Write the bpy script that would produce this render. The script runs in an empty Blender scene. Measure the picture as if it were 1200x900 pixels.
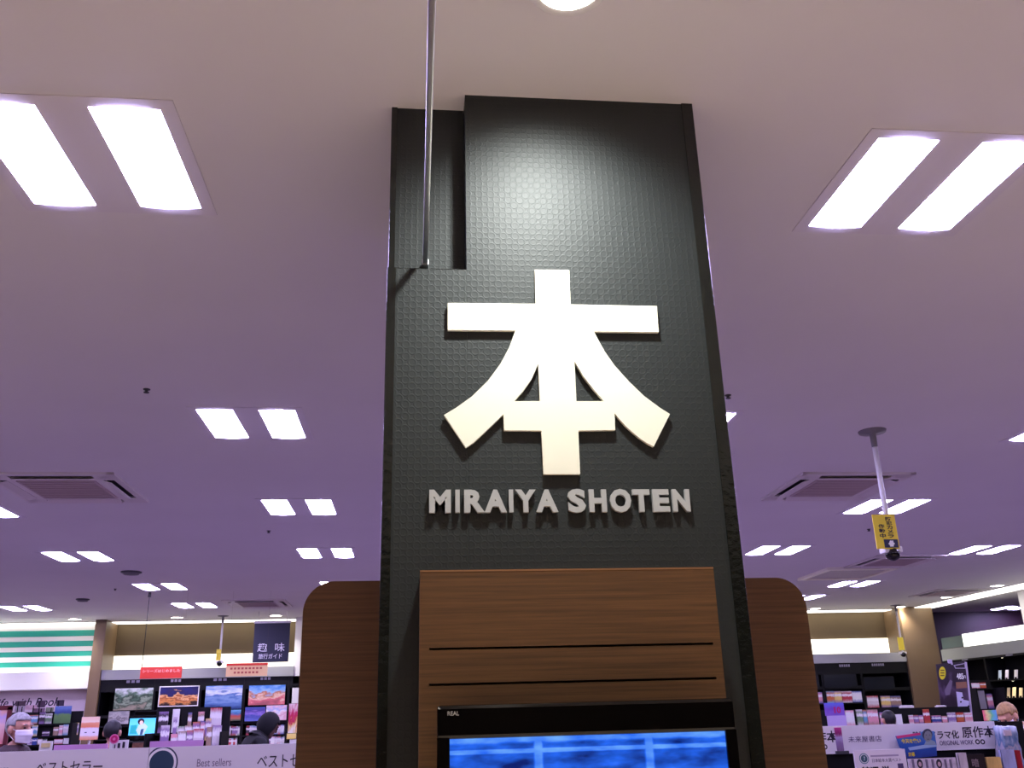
import bpy, bmesh, math, random
from mathutils import Vector, Matrix, Euler
from math import radians as RAD, sin, cos, pi

S = bpy.context.scene
COL = S.collection
random.seed(7)

# ------------------------------------------------------------------ camera
CAM = Vector((0, 0, 1.6)); FPX = 1072.685
YAW, PITCH, ROLL = RAD(6.2925), RAD(19.9116), RAD(-1.57998)
cf = Vector((sin(YAW)*cos(PITCH), cos(YAW)*cos(PITCH), sin(PITCH)))
cr = Vector((cos(YAW), -sin(YAW), 0)); cu = cr.cross(cf)
cr, cu = cr*cos(ROLL)+cu*sin(ROLL), cu*cos(ROLL)-cr*sin(ROLL)
cam_d = bpy.data.cameras.new('camera'); cam = bpy.data.objects.new('camera', cam_d); COL.objects.link(cam)
cam.matrix_world = Matrix(((cr.x, cu.x, -cf.x, CAM.x), (cr.y, cu.y, -cf.y, CAM.y), (cr.z, cu.z, -cf.z, CAM.z), (0, 0, 0, 1)))
cam_d.sensor_width = 36; cam_d.lens = FPX/1200*36; cam_d.clip_start = .02; cam_d.clip_end = 100
S.camera = cam
# ------------------------------------------------------------------ world, exposure
W = bpy.data.worlds.new('world'); S.world = W; W.use_nodes = True
W.node_tree.nodes['Background'].inputs[0].default_value = (.8, .75, .9, 1)
W.node_tree.nodes['Background'].inputs[1].default_value = .02
S.view_settings.view_transform = 'Standard'; S.view_settings.look = 'None'
S.view_settings.exposure = 0; S.view_settings.gamma = 1; S.view_settings.use_curve_mapping = False
PANEL_RADIANCE = 38.0          # ceiling panels
PANEL_TINT = (1.0, .87, 1.72)
WARM_POWER = 165.0             # added unseen downlights that warm the near ceiling
EPS = .0006                    # hairline under things that stand on something
SPOT_POWER = 75.0              # wall washer above the column
H = 3.2                        # ceiling height

# ------------------------------------------------------------------ pixel -> place
def ray(x, y): return cf + cr*((x-600)/FPX) - cu*((y-450)/FPX)
def onz(x, y, z): d = ray(x, y); return CAM + d*((z-CAM.z)/d.z)
def ony(x, y, Y): d = ray(x, y); return CAM + d*(Y/d.y)
def onx(x, y, X): d = ray(x, y); return CAM + d*(X/d.x)
def rect(px0, py0, px1, py1, Y):
    ym, xm = (py0+py1)/2, (px0+px1)/2
    return ony(px0, ym, Y).x, ony(px1, ym, Y).x, ony(xm, py1, Y).z, ony(xm, py0, Y).z

# ------------------------------------------------------------------ materials
MATS = {}
def srgb(c): return tuple((v/12.92 if v <= .04045 else ((v+.055)/1.055)**2.4) for v in (x/255 for x in c))
def mat(name, rgb, rough=.55, metal=0, emit=0, spec=.5, lin=False):
    if name in MATS: return MATS[name]
    m = bpy.data.materials.new(name); m.use_nodes = True; b = m.node_tree.nodes['Principled BSDF']
    c = tuple(rgb) if lin else srgb(rgb)
    b.inputs['Base Color'].default_value = (*c, 1); b.inputs['Roughness'].default_value = rough
    b.inputs['Metallic'].default_value = metal; b.inputs['Specular IOR Level'].default_value = spec
    if emit:
        b.inputs['Emission Color'].default_value = (*c, 1); b.inputs['Emission Strength'].default_value = emit
    MATS[name] = m
    return m
def nodes(m): return m.node_tree.nodes, m.node_tree.links, m.node_tree.nodes['Principled BSDF']
def noisy(name, rgb, rough=.6, scale=8, amt=.12, bump=0, stretch=(1, 1, 1)):
    """plain colour with a little procedural variation"""
    if name in MATS: return MATS[name]
    m = mat(name, rgb, rough); n, l, b = nodes(m)
    tc = n.new('ShaderNodeTexCoord'); mp = n.new('ShaderNodeMapping'); mp.inputs['Scale'].default_value = stretch
    nz = n.new('ShaderNodeTexNoise'); nz.inputs['Scale'].default_value = scale; nz.inputs['Detail'].default_value = 4
    l.new(tc.outputs['Object'], mp.inputs[0]); l.new(mp.outputs[0], nz.inputs['Vector'])
    rp = n.new('ShaderNodeValToRGB'); c = srgb(rgb)
    rp.color_ramp.elements[0].position = .3; rp.color_ramp.elements[1].position = .7
    rp.color_ramp.elements[0].color = (*[v*(1-amt) for v in c], 1); rp.color_ramp.elements[1].color = (*[min(1, v*(1+amt)) for v in c], 1)
    l.new(nz.outputs[0], rp.inputs[0]); l.new(rp.outputs[0], b.inputs['Base Color'])
    if bump:
        bp = n.new('ShaderNodeBump'); bp.inputs['Strength'].default_value = bump; bp.inputs['Distance'].default_value = .002
        l.new(nz.outputs[0], bp.inputs['Height']); l.new(bp.outputs[0], b.inputs['Normal'])
    return m
def picture(name, stops, amt=.25, scale=5, stretch=(1, 1, 1), emit=0, seed=0, axis='Z', rough=.35):
    """printed picture: colour bands along one axis broken up by noise"""
    if name in MATS: return MATS[name]
    m = mat(name, (128, 128, 128), rough); n, l, b = nodes(m)
    tc = n.new('ShaderNodeTexCoord'); mp = n.new('ShaderNodeMapping'); mp.inputs['Scale'].default_value = stretch
    mp.inputs['Location'].default_value = (seed*3.7, seed*1.3, seed*2.1)
    nz = n.new('ShaderNodeTexNoise'); nz.inputs['Scale'].default_value = scale; nz.inputs['Detail'].default_value = 5
    l.new(tc.outputs['Generated'], mp.inputs[0]); l.new(mp.outputs[0], nz.inputs['Vector'])
    sp = n.new('ShaderNodeSeparateXYZ'); l.new(tc.outputs['Generated'], sp.inputs[0])
    a = n.new('ShaderNodeMath'); a.operation = 'SUBTRACT'; a.inputs[1].default_value = .5; l.new(nz.outputs[0], a.inputs[0])
    k = n.new('ShaderNodeMath'); k.operation = 'MULTIPLY_ADD'; k.inputs[1].default_value = amt*3
    l.new(a.outputs[0], k.inputs[0]); l.new(sp.outputs[axis], k.inputs[2])
    rp = n.new('ShaderNodeValToRGB'); els = rp.color_ramp.elements
    while len(els) < len(stops): els.new(.5)
    for e, (p, c) in zip(els, stops): e.position = p; e.color = (*srgb(c), 1)
    l.new(k.outputs[0], rp.inputs[0]); l.new(rp.outputs[0], b.inputs['Base Color'])
    if emit:
        l.new(rp.outputs[0], b.inputs['Emission Color']); b.inputs['Emission Strength'].default_value = emit
    return m

def make_wallpaper():
    m = mat('black_embossed_wallpaper', (33, 38, 40), .55); n, l, b = nodes(m)
    tc = n.new('ShaderNodeTexCoord'); mp = n.new('ShaderNodeMapping')
    mp.inputs['Rotation'].default_value = (0, RAD(45), 0); mp.inputs['Scale'].default_value = (46, 0, 46)
    l.new(tc.outputs['Object'], mp.inputs[0])
    vo = n.new('ShaderNodeTexVoronoi'); vo.inputs['Scale'].default_value = 1; vo.inputs['Randomness'].default_value = 0
    l.new(mp.outputs[0], vo.inputs['Vector'])
    rp = n.new('ShaderNodeValToRGB'); e = rp.color_ramp.elements
    e[0].position = .28; e[0].color = (.35, .35, .35, 1); e[1].position = .56; e[1].color = (0, 0, 0, 1)
    x = e.new(.42); x.color = (1, 1, 1, 1)
    l.new(vo.outputs['Distance'], rp.inputs[0])
    nz = n.new('ShaderNodeTexNoise'); nz.inputs['Scale'].default_value = 350
    l.new(tc.outputs['Object'], nz.inputs['Vector'])
    ad = n.new('ShaderNodeMath'); ad.operation = 'MULTIPLY_ADD'; ad.inputs[1].default_value = .35
    l.new(nz.outputs[0], ad.inputs[0]); l.new(rp.outputs[0], ad.inputs[2])
    bp = n.new('ShaderNodeBump'); bp.inputs['Strength'].default_value = .22; bp.inputs['Distance'].default_value = .002
    l.new(ad.outputs[0], bp.inputs['Height']); l.new(bp.outputs[0], b.inputs['Normal'])
    return m
def make_wood(name, c0, c1):
    m = mat(name, c0, .5); n, l, b = nodes(m)
    tc = n.new('ShaderNodeTexCoord'); mp = n.new('ShaderNodeMapping'); mp.inputs['Scale'].default_value = (1.3, 1.3, 55)
    l.new(tc.outputs['Object'], mp.inputs[0])
    nz = n.new('ShaderNodeTexNoise'); nz.inputs['Scale'].default_value = 2.2; nz.inputs['Detail'].default_value = 7; nz.inputs['Roughness'].default_value = .62
    l.new(mp.outputs[0], nz.inputs['Vector'])
    rp = n.new('ShaderNodeValToRGB'); e = rp.color_ramp.elements
    e[0].position = .28; e[0].color = (*srgb(c0), 1); e[1].position = .72; e[1].color = (*srgb(c1), 1)
    l.new(nz.outputs[0], rp.inputs[0]); l.new(rp.outputs[0], b.inputs['Base Color'])
    bp = n.new('ShaderNodeBump'); bp.inputs['Strength'].default_value = .08; bp.inputs['Distance'].default_value = .001
    l.new(nz.outputs[0], bp.inputs['Height']); l.new(bp.outputs[0], b.inputs['Normal'])
    return m
def make_tv_picture():
    """dim blue still on the television: a pale window frame over dark panes"""
    m = mat('television_picture', (30, 80, 220), .2); n, l, b = nodes(m)
    tc = n.new('ShaderNodeTexCoord'); sp = n.new('ShaderNodeSeparateXYZ'); l.new(tc.outputs['Generated'], sp.inputs[0])
    nz = n.new('ShaderNodeTexNoise'); nz.inputs['Scale'].default_value = 7; nz.inputs['Detail'].default_value = 3
    mp = n.new('ShaderNodeMapping'); mp.inputs['Scale'].default_value = (1, 1, 1.6); l.new(tc.outputs['Generated'], mp.inputs[0]); l.new(mp.outputs[0], nz.inputs['Vector'])
    def band(src, c, w):
        s = n.new('ShaderNodeMath'); s.operation = 'SUBTRACT'; s.inputs[1].default_value = c; l.new(src, s.inputs[0])
        a = n.new('ShaderNodeMath'); a.operation = 'ABSOLUTE'; l.new(s.outputs[0], a.inputs[0])
        r = n.new('ShaderNodeMapRange'); r.inputs[1].default_value = w*1.5; r.inputs[2].default_value = w*.7; r.interpolation_type = 'SMOOTHSTEP'
        l.new(a.outputs[0], r.inputs[0]); return r.outputs[0]
    def mx(a, c):
        q = n.new('ShaderNodeMath'); q.operation = 'MAXIMUM'; l.new(a, q.inputs[0]); l.new(c, q.inputs[1]); return q.outputs[0]
    bars = mx(mx(band(sp.outputs['X'], .315, .014), band(sp.outputs['X'], .715, .014)), mx(band(sp.outputs['Z'], .918, .012), band(sp.outputs['Z'], 1.0, .03)))
    k = n.new('ShaderNodeMath'); k.operation = 'MULTIPLY_ADD'; k.inputs[1].default_value = .26; l.new(bars, k.inputs[0])
    sub = n.new('ShaderNodeMath'); sub.operation = 'SUBTRACT'; sub.inputs[1].default_value = .02; l.new(nz.outputs[0], sub.inputs[0]); l.new(sub.outputs[0], k.inputs[2])
    rp = n.new('ShaderNodeValToRGB'); e = rp.color_ramp.elements
    e[0].position = .3; e[0].color = (*srgb((4, 30, 110)), 1); e[1].position = .95; e[1].color = (*srgb((120, 185, 255)), 1)
    x = e.new(.6); x.color = (*srgb((35, 105, 245)), 1)
    l.new(k.outputs[0], rp.inputs[0]); l.new(rp.outputs[0], b.inputs['Emission Color']); b.inputs['Emission Strength'].default_value = 1.0
    b.inputs['Base Color'].default_value = (.005, .005, .01, 1)
    return m

M_CEIL = noisy('ceiling_paint', (226, 222, 224), .9, 1.2, .02)
M_FLOOR = noisy('mauve_carpet', (121, 106, 117), .95, 30, .12)
M_BROWN = noisy('brown_wall_paint', (98, 82, 58), .8, 3, .04)
M_BROWN2 = noisy('brown_pilaster_laminate', (116, 94, 68), .45, 3, .05)
M_WALLP = make_wallpaper()
M_GLOSS = noisy('gloss_black_trim', (24, 27, 25), .16, 60, .3, .9)
M_BLACK = mat('black_laminate', (7, 7, 9), .6, 0, 0, .25)
M_BLACKB = mat('black_plastic', (5, 5, 6), .1)
M_WHITE = mat('white_paint', (232, 230, 228), .5)
M_PAPER = mat('white_card', (236, 232, 236), .5)
M_LILAC = mat('lilac_card', (206, 150, 206), .5)
M_CREAM = mat('cream_painted_metal', (255, 252, 236), .45)
M_SILVER = mat('silver_paint', (186, 187, 190), .5, .0)
M_STEEL = mat('polished_steel', (215, 215, 220), .34, 1)
M_GREY = mat('grey_fascia', (150, 150, 152), .45)
M_DGREY = mat('dark_grey_plastic', (60, 60, 64), .5)
M_WOOD = make_wood('walnut_laminate', (74, 50, 30), (124, 86, 52))
M_WOOD2 = make_wood('walnut_laminate_wing', (76, 50, 34), (118, 80, 54))
M_PANEL = bpy.data.materials.new('glowing_lamp_panel'); MATS['glowing_lamp_panel'] = M_PANEL
mat_p = M_PANEL; mat_p.use_nodes = True
_b = mat_p.node_tree.nodes['Principled BSDF']; _b.inputs['Base Color'].default_value = (.9, .9, .9, 1)
_b.inputs['Emission Color'].default_value = (*PANEL_TINT, 1); _b.inputs['Emission Strength'].default_value = PANEL_RADIANCE
M_FRAME = mat('fixture_white', (222, 216, 222), .7)
M_DOWN = mat('downlight_glow', (255, 244, 228), .5, 0, 30)
M_COVE = mat('cove_glow', (255, 250, 238), .5, 0, 3.2)
M_LITWALL = mat('lit_wall_glow', (255, 252, 232), .5, 0, 1.25)  # wall band: its glow imitates lamplight falling on the wall
M_NAVY = mat('navy_sign', (44, 48, 66), .5)
M_RED = mat('red_banner', (222, 62, 42), .55)
M_YEL = mat('yellow_plate', (250, 226, 56), .5)
M_INK = mat('dark_ink', (34, 26, 48), .6)
M_INKG = mat('grey_ink', (120, 108, 130), .6)
M_WINK = mat('white_ink', (250, 250, 250), .5)
M_VENT_SHADE = mat('vent_shade', (16, 12, 16), .7)
M_PURPW = noisy('dark_plum_wall', (46, 24, 38), .6, 2, .1)

# ------------------------------------------------------------------ object helpers
def tag(o, label=None, cat=None, group=None, kind=None):
    if label: o['label'] = label
    if cat: o['category'] = cat
    if group: o['group'] = group
    if kind: o['kind'] = kind
    return o
def thing(name, label, cat, loc, group=None):
    o = bpy.data.objects.new(name, None); COL.objects.link(o); o.location = loc
    o.empty_display_size = .05
    return tag(o, label, cat, group)
def rootloc(p):
    v = Vector((0, 0, 0))
    while p is not None: v += p.location; p = p.parent
    return v
def link(name, me, m, parent=None, smooth=False):
    """mesh is given in world coordinates; it is moved into its parent's frame"""
    if parent is not None:
        me.transform(Matrix.Translation(-rootloc(parent)))
    o = bpy.data.objects.new(name, me); COL.objects.link(o)
    if m is not None and not me.materials: me.materials.append(m)
    if parent is not None: o.parent = parent
    if smooth:
        for p in me.polygons: p.use_smooth = True
    return o
def from_bm(name, bm, m, parent=None, smooth=False):
    me = bpy.data.meshes.new(name); bmesh.ops.recalc_face_normals(bm, faces=bm.faces[:]); bm.to_mesh(me); bm.free()
    return link(name, me, m, parent, smooth)
def bm_box(bm, x0, x1, y0, y1, z0, z1, bev=0, mtx=None):
    t = bmesh.new(); bmesh.ops.create_cube(t, size=1)
    for v in t.verts:
        v.co = Vector((x0+(v.co.x+.5)*(x1-x0), y0+(v.co.y+.5)*(y1-y0), z0+(v.co.z+.5)*(z1-z0)))
    if bev: bmesh.ops.bevel(t, geom=t.edges[:], offset=bev, segments=2, profile=.6, affect='EDGES')
    if mtx is not None: bmesh.ops.transform(t, matrix=mtx, verts=t.verts)
    me = bpy.data.meshes.new('t'); t.to_mesh(me); t.free(); bm.from_mesh(me); bpy.data.meshes.remove(me)
def box(name, x0, x1, y0, y1, z0, z1, m, parent=None, bev=0, mtx=None):
    bm = bmesh.new(); bm_box(bm, min(x0, x1), max(x0, x1), min(y0, y1), max(y0, y1), min(z0, z1), max(z0, z1), bev, mtx)
    return from_bm(name, bm, m, parent)
def tube(name, p0, p1, r, m, parent=None, seg=12, r2=None):
    p0, p1 = Vector(p0), Vector(p1); d = p1-p0
    bm = bmesh.new(); bmesh.ops.create_cone(bm, cap_ends=True, segments=seg, radius1=r, radius2=r if r2 is None else r2, depth=d.length)
    q = d.to_track_quat('Z', 'Y').to_matrix().to_4x4(); bmesh.ops.transform(bm, matrix=Matrix.Translation((p0+p1)/2) @ q, verts=bm.verts)
    return from_bm(name, bm, m, parent, True)
def lathe(name, prof, m, parent=None, seg=24, at=(0, 0, 0)):
    bm = bmesh.new(); vs = [bm.verts.new((r, 0, z)) for r, z in prof]
    es = [bm.edges.new((a, b)) for a, b in zip(vs, vs[1:])]
    bmesh.ops.spin(bm, geom=vs+es, cent=(0, 0, 0), axis=(0, 0, 1), angle=2*pi, steps=seg, use_merge=True)
    bmesh.ops.remove_doubles(bm, verts=bm.verts, dist=1e-5); bmesh.ops.translate(bm, vec=Vector(at), verts=bm.verts)
    return from_bm(name, bm, m, parent, True)
def ball(name, c, r, m, parent=None, u=20, v=12):
    r = (r, r, r) if isinstance(r, (int, float)) else r
    bm = bmesh.new(); bmesh.ops.create_uvsphere(bm, u_segments=u, v_segments=v, radius=1)
    bmesh.ops.transform(bm, matrix=Matrix.Translation(c) @ Matrix.Diagonal((*r, 1)), verts=bm.verts)
    return from_bm(name, bm, m, parent, True)
def struct(o): return tag(o, kind='structure')
def eval_mesh(o):
    dg = bpy.context.evaluated_depsgraph_get()
    return bpy.data.meshes.new_from_object(o.evaluated_get(dg))
def text(body, m, parent, x0, x1, z0, z1, Y, bold=0, depth=.0012, shear=0, name='lettering', mtx=None):
    """flat lettering fitted to a rectangle of the plane y = Y, facing -y; x1 None keeps the aspect"""
    c = bpy.data.curves.new('t', 'FONT'); c.body = body; c.size = 1; c.offset = bold; c.extrude = 0; c.shear = shear; c.resolution_u = 3
    o = bpy.data.objects.new('t', c); COL.objects.link(o); me = eval_mesh(o); bpy.data.objects.remove(o); bpy.data.curves.remove(c)
    xs = [v.co.x for v in me.vertices]; ys = [v.co.y for v in me.vertices]
    a, b, cc, d = min(xs), max(xs), min(ys), max(ys)
    sz = (z1-z0)/(d-cc); sx = sz if x1 is None else (x1-x0)/(b-a)
    bm = bmesh.new(); bm.from_mesh(me); bpy.data.meshes.remove(me)
    for f in bm.faces: f.smooth = False
    r = bmesh.ops.extrude_face_region(bm, geom=bm.faces[:])
    ex = [e for e in r['geom'] if isinstance(e, bmesh.types.BMVert)]
    for v in bm.verts: v.co = Vector((x0+(v.co.x-a)*sx, Y, z0+(v.co.y-cc)*sz))
    for v in ex: v.co.y -= depth
    if mtx is not None: bmesh.ops.transform(bm, matrix=mtx, verts=bm.verts)
    return from_bm(name, bm, m, parent)
def outline(name, loops, Y, depth, m, parent=None):
    """a plate cut to outlines given in (x, z); later loops are holes"""
    c = bpy.data.curves.new('t', 'CURVE'); c.dimensions = '2D'; c.fill_mode = 'BOTH'
    for lp in loops:
        s = c.splines.new('POLY'); s.points.add(len(lp)-1); s.use_cyclic_u = True
        for p, (x, z) in zip(s.points, lp): p.co = (x, z, 0, 1)
    o = bpy.data.objects.new('t', c); COL.objects.link(o); me = eval_mesh(o); bpy.data.objects.remove(o); bpy.data.curves.remove(c)
    bm = bmesh.new(); bm.from_mesh(me); bpy.data.meshes.remove(me)
    bmesh.ops.remove_doubles(bm, verts=bm.verts, dist=1e-6)
    for f in bm.faces: f.smooth = False
    r = bmesh.ops.extrude_face_region(bm, geom=bm.faces[:])
    ex = [e for e in r['geom'] if isinstance(e, bmesh.types.BMVert)]
    for v in bm.verts: v.co = Vector((v.co.x, Y, v.co.y))
    for v in ex: v.co.y -= depth
    return from_bm(name, bm, m, parent)
def dup(root, loc, label=None, group=None):
    r = root.copy(); COL.objects.link(r); r.location = loc
    if label: r['label'] = label
    if group: r['group'] = group
    for ch in list(root.children):
        c = ch.copy(); COL.objects.link(c); c.parent = r
        for g in list(ch.children):
            d = g.copy(); COL.objects.link(d); d.parent = c
    return r

# ================================================================== SETTING
struct(box('floor', -9, 13.2, 2.2, 17, -.1, 0, M_FLOOR))
struct(box('floor_entrance', -9, 13.2, -6, 2.2, -.1, 0, noisy('beige_bounce_floor', (206, 190, 168), .4, 2, .06)))  # unseen floor, beige picked so its bounce warms the ceiling
struct(box('ceiling', -9, 13.2, -6, 17, H, H+.12, M_CEIL))
struct(box('wall_left', -9.15, -9, -6, 17, 0, H, M_BROWN))
struct(box('wall_right', 13.05, 13.2, -6, 17, 0, H, M_PURPW))
struct(box('wall_front', -9, 13.05, -6.15, -6, 0, H, M_BROWN))
YB = 16.1
struct(box('wall_back', -9, 9.3, YB, YB+.15, 0, H, M_BROWN))
struct(box('wall_back_plum', 9.3, 13.05, 16.55, 16.7, 0, H, M_PURPW))
struct(box('wall_return', 9.2, 9.3, YB+.15, 16.7, 0, H, M_PURPW))

# pilasters (brown boxes between the bookcases) and their glossy corner strips
def pilaster(n, x0, x1, m=M_BROWN2, y0=15.5):
    o = struct(box(n, x0, x1, y0, YB, 0, H, m, None, .004))
    return o
pilaster('trim_1', -5.03, -4.86)
pilaster('trim_2', 8.36, 8.95)
x = ony(348.5, 750, 15.55).x
pilaster('trim_3', x-.04, x+.06, M_WHITE, 15.55)
# strips of glowing cove along the back and the right-hand edge of the ceiling
def cove(label, x0, x1, y0, y1):
    t = thing('cove_light', label, 'cove light', ((x0+x1)/2, (y0+y1)/2, H-.02))
    box('housing', x0, x1, y0, y1, H-.012, H, M_WHITE, t)
    box('diffuser', x0+.02, x1-.02, y0+.02, y1-.02, H-.02, H-.01, M_COVE, t)
cove('glowing white cove strip above the green striped wall and travel bookcases', -8.9, 5.2, 15.75, YB-.01)
cove('glowing white cove strip above the right-hand back bookcases', 5.25, 8.92, 15.75, YB-.01)
cove('glowing white cove strip in the ceiling over the side bookcase run', 8.62, 9.05, 9.6, 15.7)

# ================================================================== COLUMN
YC = 2.084; CX0, CX1 = -.078, .76; NX, NZ = .122, 2.667
col = thing('column', 'square black column clad in embossed wallpaper, carrying the large cream emblem', 'column', ((CX0+CX1)/2, 2.5, 0))
# cladding: right part full height, left part up to the ledge of the notch
bm = bmesh.new(); bm_box(bm, NX, CX1-.03, YC, 2.92, 0, H); from_bm('front_panel', bm, M_WALLP, col)
bm = bmesh.new(); bm_box(bm, CX0+.02, NX-.0005, YC+.0006, 2.9, 0, NZ); from_bm('lower_side_panel', bm, M_WALLP, col)
bm = bmesh.new(); bm_box(bm, CX0+.015, NX-.001, YC+.07, 2.9, NZ, H); from_bm('recess_panel', bm, M_WALLP, col)
def corner(name, x0, x1, z0, z1, yf, right):
    """glossy corner bead with a rounded face"""
    bm = bmesh.new(); N = 8; ring = []
    prof = []
    rb_ = .0035
    prof.append((x0 if right else x1, yf-.004))
    for i in range(N+1):
        a = pi/2*i/N
        prof.append(((x1-rb_+rb_*sin(a)) if right else (x0+rb_-rb_*sin(a)), yf-.004+rb_*(1-cos(a))))
    prof += [((x1 if right else x0), 2.9), ((x0 if right else x1), 2.9)]
    b0 = [bm.verts.new((x, y, z0)) for x, y in prof]; b1 = [bm.verts.new((x, y, z1)) for x, y in prof]
    k = len(prof)
    for i in range(k): bm.faces.new((b0[i], b0[(i+1) % k], b1[(i+1) % k], b1[i]))
    bm.faces.new(b0); bm.faces.new(b1)
    return from_bm(name, bm, M_GLOSS, col)
corner('corner_bead', CX1-.032, CX1, 0, H, YC, True)
corner('corner_bead', CX0, CX0+.022, 0, NZ, YC, False)
corner('corner_bead', CX0, CX0+.016, NZ, H, YC+.07, False)
box('ledge', CX0, NX, YC+.001, YC+.08, NZ-.004, NZ+.0015, M_GLOSS, col)

# emblem, traced on the plane of its face
YE = YC-.013
def E(x, y): p = ony(480+x/2.7265, 290+y/2.7265, YE); return (p.x, p.z)
outer = [(400,71),(510,72),(514,182),(790,187),(796,270),(589,268),(600,290),(622,330),(655,377),(700,427),(750,475),(800,512),(832,532),(780,636),(757,624),(735,609),(712,590),(690,570),(672,550),(655,530),
         (657,583),(539,585),(545,724),(428,724),(421,585),(302,584),(300,533),(270,562),(230,600),(205,623),(180,640),(110,535),(150,511),(200,475),(250,426),(290,372),(318,320),(338,265),(122,263),(122,177),(403,180)]
h1 = [(411,371),(416,491),(334,491),(362,460),(390,420)]
h2 = [(527,363),(533,491),(621,491),(590,456),(555,411)]
em = thing('emblem', 'large cream white book character emblem raised on the black column', 'emblem', (.34, YE, 2.13))
outline('emblem_plate', [[E(*p) for p in q] for q in (outer, h1, h2)], YE+.010, .010, M_CREAM, em)
for px, py in [(452, 120), (200, 222), (720, 228), (200, 560), (770, 560), (480, 660)]:
    q = E(px, py); tube('standoff', (q[0], YC+.004, q[1]), (q[0], YE+.008, q[1]), .006, M_STEEL, em, 8)
# raised name below
nm = thing('sign_lettering', 'silver raised capital letters spelling the shop name below the emblem', 'sign lettering', (.34, YC-.02, 2.045))
GL = {'M': (.833, .07, .69), 'I': (.278, .07, .14), 'R': (.722, .075, .66), 'A': (.722, .0, .72), 'Y': (.667, .0, .667), ' ': (.278, 0, 0), 'S': (.667, .04, .59),
      'H': (.722, .07, .58), 'O': (.778, .04, .70), 'T': (.611, .02, .57), 'E': (.667, .07, .56), 'N': (.722, .07, .58)}
YL = YC-.013
xl = ony(503, 590, YL).x; xr = ony(809, 590, YL).x
zt = ony(655, 573.5, YL).z; zb = ony(655, 600, YL).z
word = 'MIRAIYA SHOTEN'; tot = sum(GL[c][0] for c in word)-.14; s = (xr-xl)/tot; cx = xl-.07*s
for ch in word:
    adv, lsb, ink = GL[ch]
    if ch != ' ':
        o_ = .004 if ch in 'SO' else 0
        text(ch, M_SILVER, nm, cx+lsb*s, cx+(lsb+ink)*s, zb-o_*.3, zt+o_*.3, YL+.010, bold=.05, depth=.010, name='letter')
        sx_l = cx+(lsb+(.09 if ch in 'OMNHER' else ink*.5))*s; sz_l = zb+(zt-zb)*(.62 if ch == 'Y' else .9 if ch == 'T' else .28 if ch == 'A' else .5)
        tube('standoff', (sx_l, YC+.004, sz_l), (sx_l, YL+.009, sz_l), .002, M_STEEL, nm, 6)
    cx += adv*s

# steel rail running out of the notch, over the camera
rl = thing('steel_rail', 'polished steel rail running from the column notch out below the ceiling', 'rail', (.018, 2.0, 2.70))
bm = bmesh.new(); bm_box(bm, .0115, .0245, -1.2, 2.14, 2.704, 2.716, .003); from_bm('bar', bm, M_STEEL, rl)
box('end_cap', .0095, .0265, 2.128, 2.156, 2.701, 2.7185, M_STEEL, rl, .003)
tube('hanger', (.018, -.9, 2.712), (.018, -.9, H), .006, M_STEEL, rl)
box('end_cap', .0095, .0265, -1.22, -1.19, 2.701, 2.7185, M_STEEL, rl, .003)

# walnut panel with two grooves in front of the column
YW = 1.964
def slab_with_grooves(x0, x1, yf, yb, z0, z1, grooves, gd):
    bm = bmesh.new()
    gx0, gx1 = grooves[0][0], grooves[0][1]
    xs = [x0, gx0, gx1, x1]; zs = [z0] + [v for g in sorted(grooves, key=lambda g: g[2]) for v in (g[2], g[3])] + [z1]
    def quad(*p): bm.faces.new([bm.verts.new(q) for q in p])
    for i in range(3):
        for j in range(len(zs)-1):
            a, b, c, d = xs[i], xs[i+1], zs[j], zs[j+1]
            if i == 1 and j % 2 == 1:
                y2 = yf+gd
                quad((a, y2, c), (b, y2, c), (b, y2, d), (a, y2, d))
                quad((a, yf, c), (b, yf, c), (b, y2, c), (a, y2, c)); quad((a, yf, d), (a, y2, d), (b, y2, d), (b, yf, d))
                quad((a, yf, c), (a, y2, c), (a, y2, d), (a, yf, d)); quad((b, yf, c), (b, yf, d), (b, y2, d), (b, y2, c))
            else: quad((a, yf, c), (b, yf, c), (b, yf, d), (a, yf, d))
    quad((x0, yb, z0), (x0, yb, z1), (x1, yb, z1), (x1, yb, z0)); quad((x0, yf, z1), (x1, yf, z1), (x1, yb, z1), (x0, yb, z1))
    quad((x0, yf, z0), (x0, yb, z0), (x1, yb, z0), (x1, yf, z0)); quad((x0, yf, z0), (x0, yf, z1), (x0, yb, z1), (x0, yb, z0)); quad((x1, yf, z0), (x1, yb, z0), (x1, yb, z1), (x1, yf, z1))
    bmesh.ops.remove_doubles(bm, verts=bm.verts, dist=1e-5)
    return bm
wp = thing('television_backboard', 'walnut television backboard with two thin grooves fixed to the column front', 'wood panel', (.33, YW, 0))
from_bm('panel', slab_with_grooves(.010, .648, YW, YC-.0006, 0, 1.8925, [(.030, .631, 1.7305, 1.7355), (.030, .631, 1.6605, 1.6655)], .03), M_WOOD, wp)
box('edge_band', .010, .648, YW-.0006, YC-.0006, 1.8905, 1.894, mat('pale_edge_band', (150, 108, 74), .4), wp)

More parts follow.
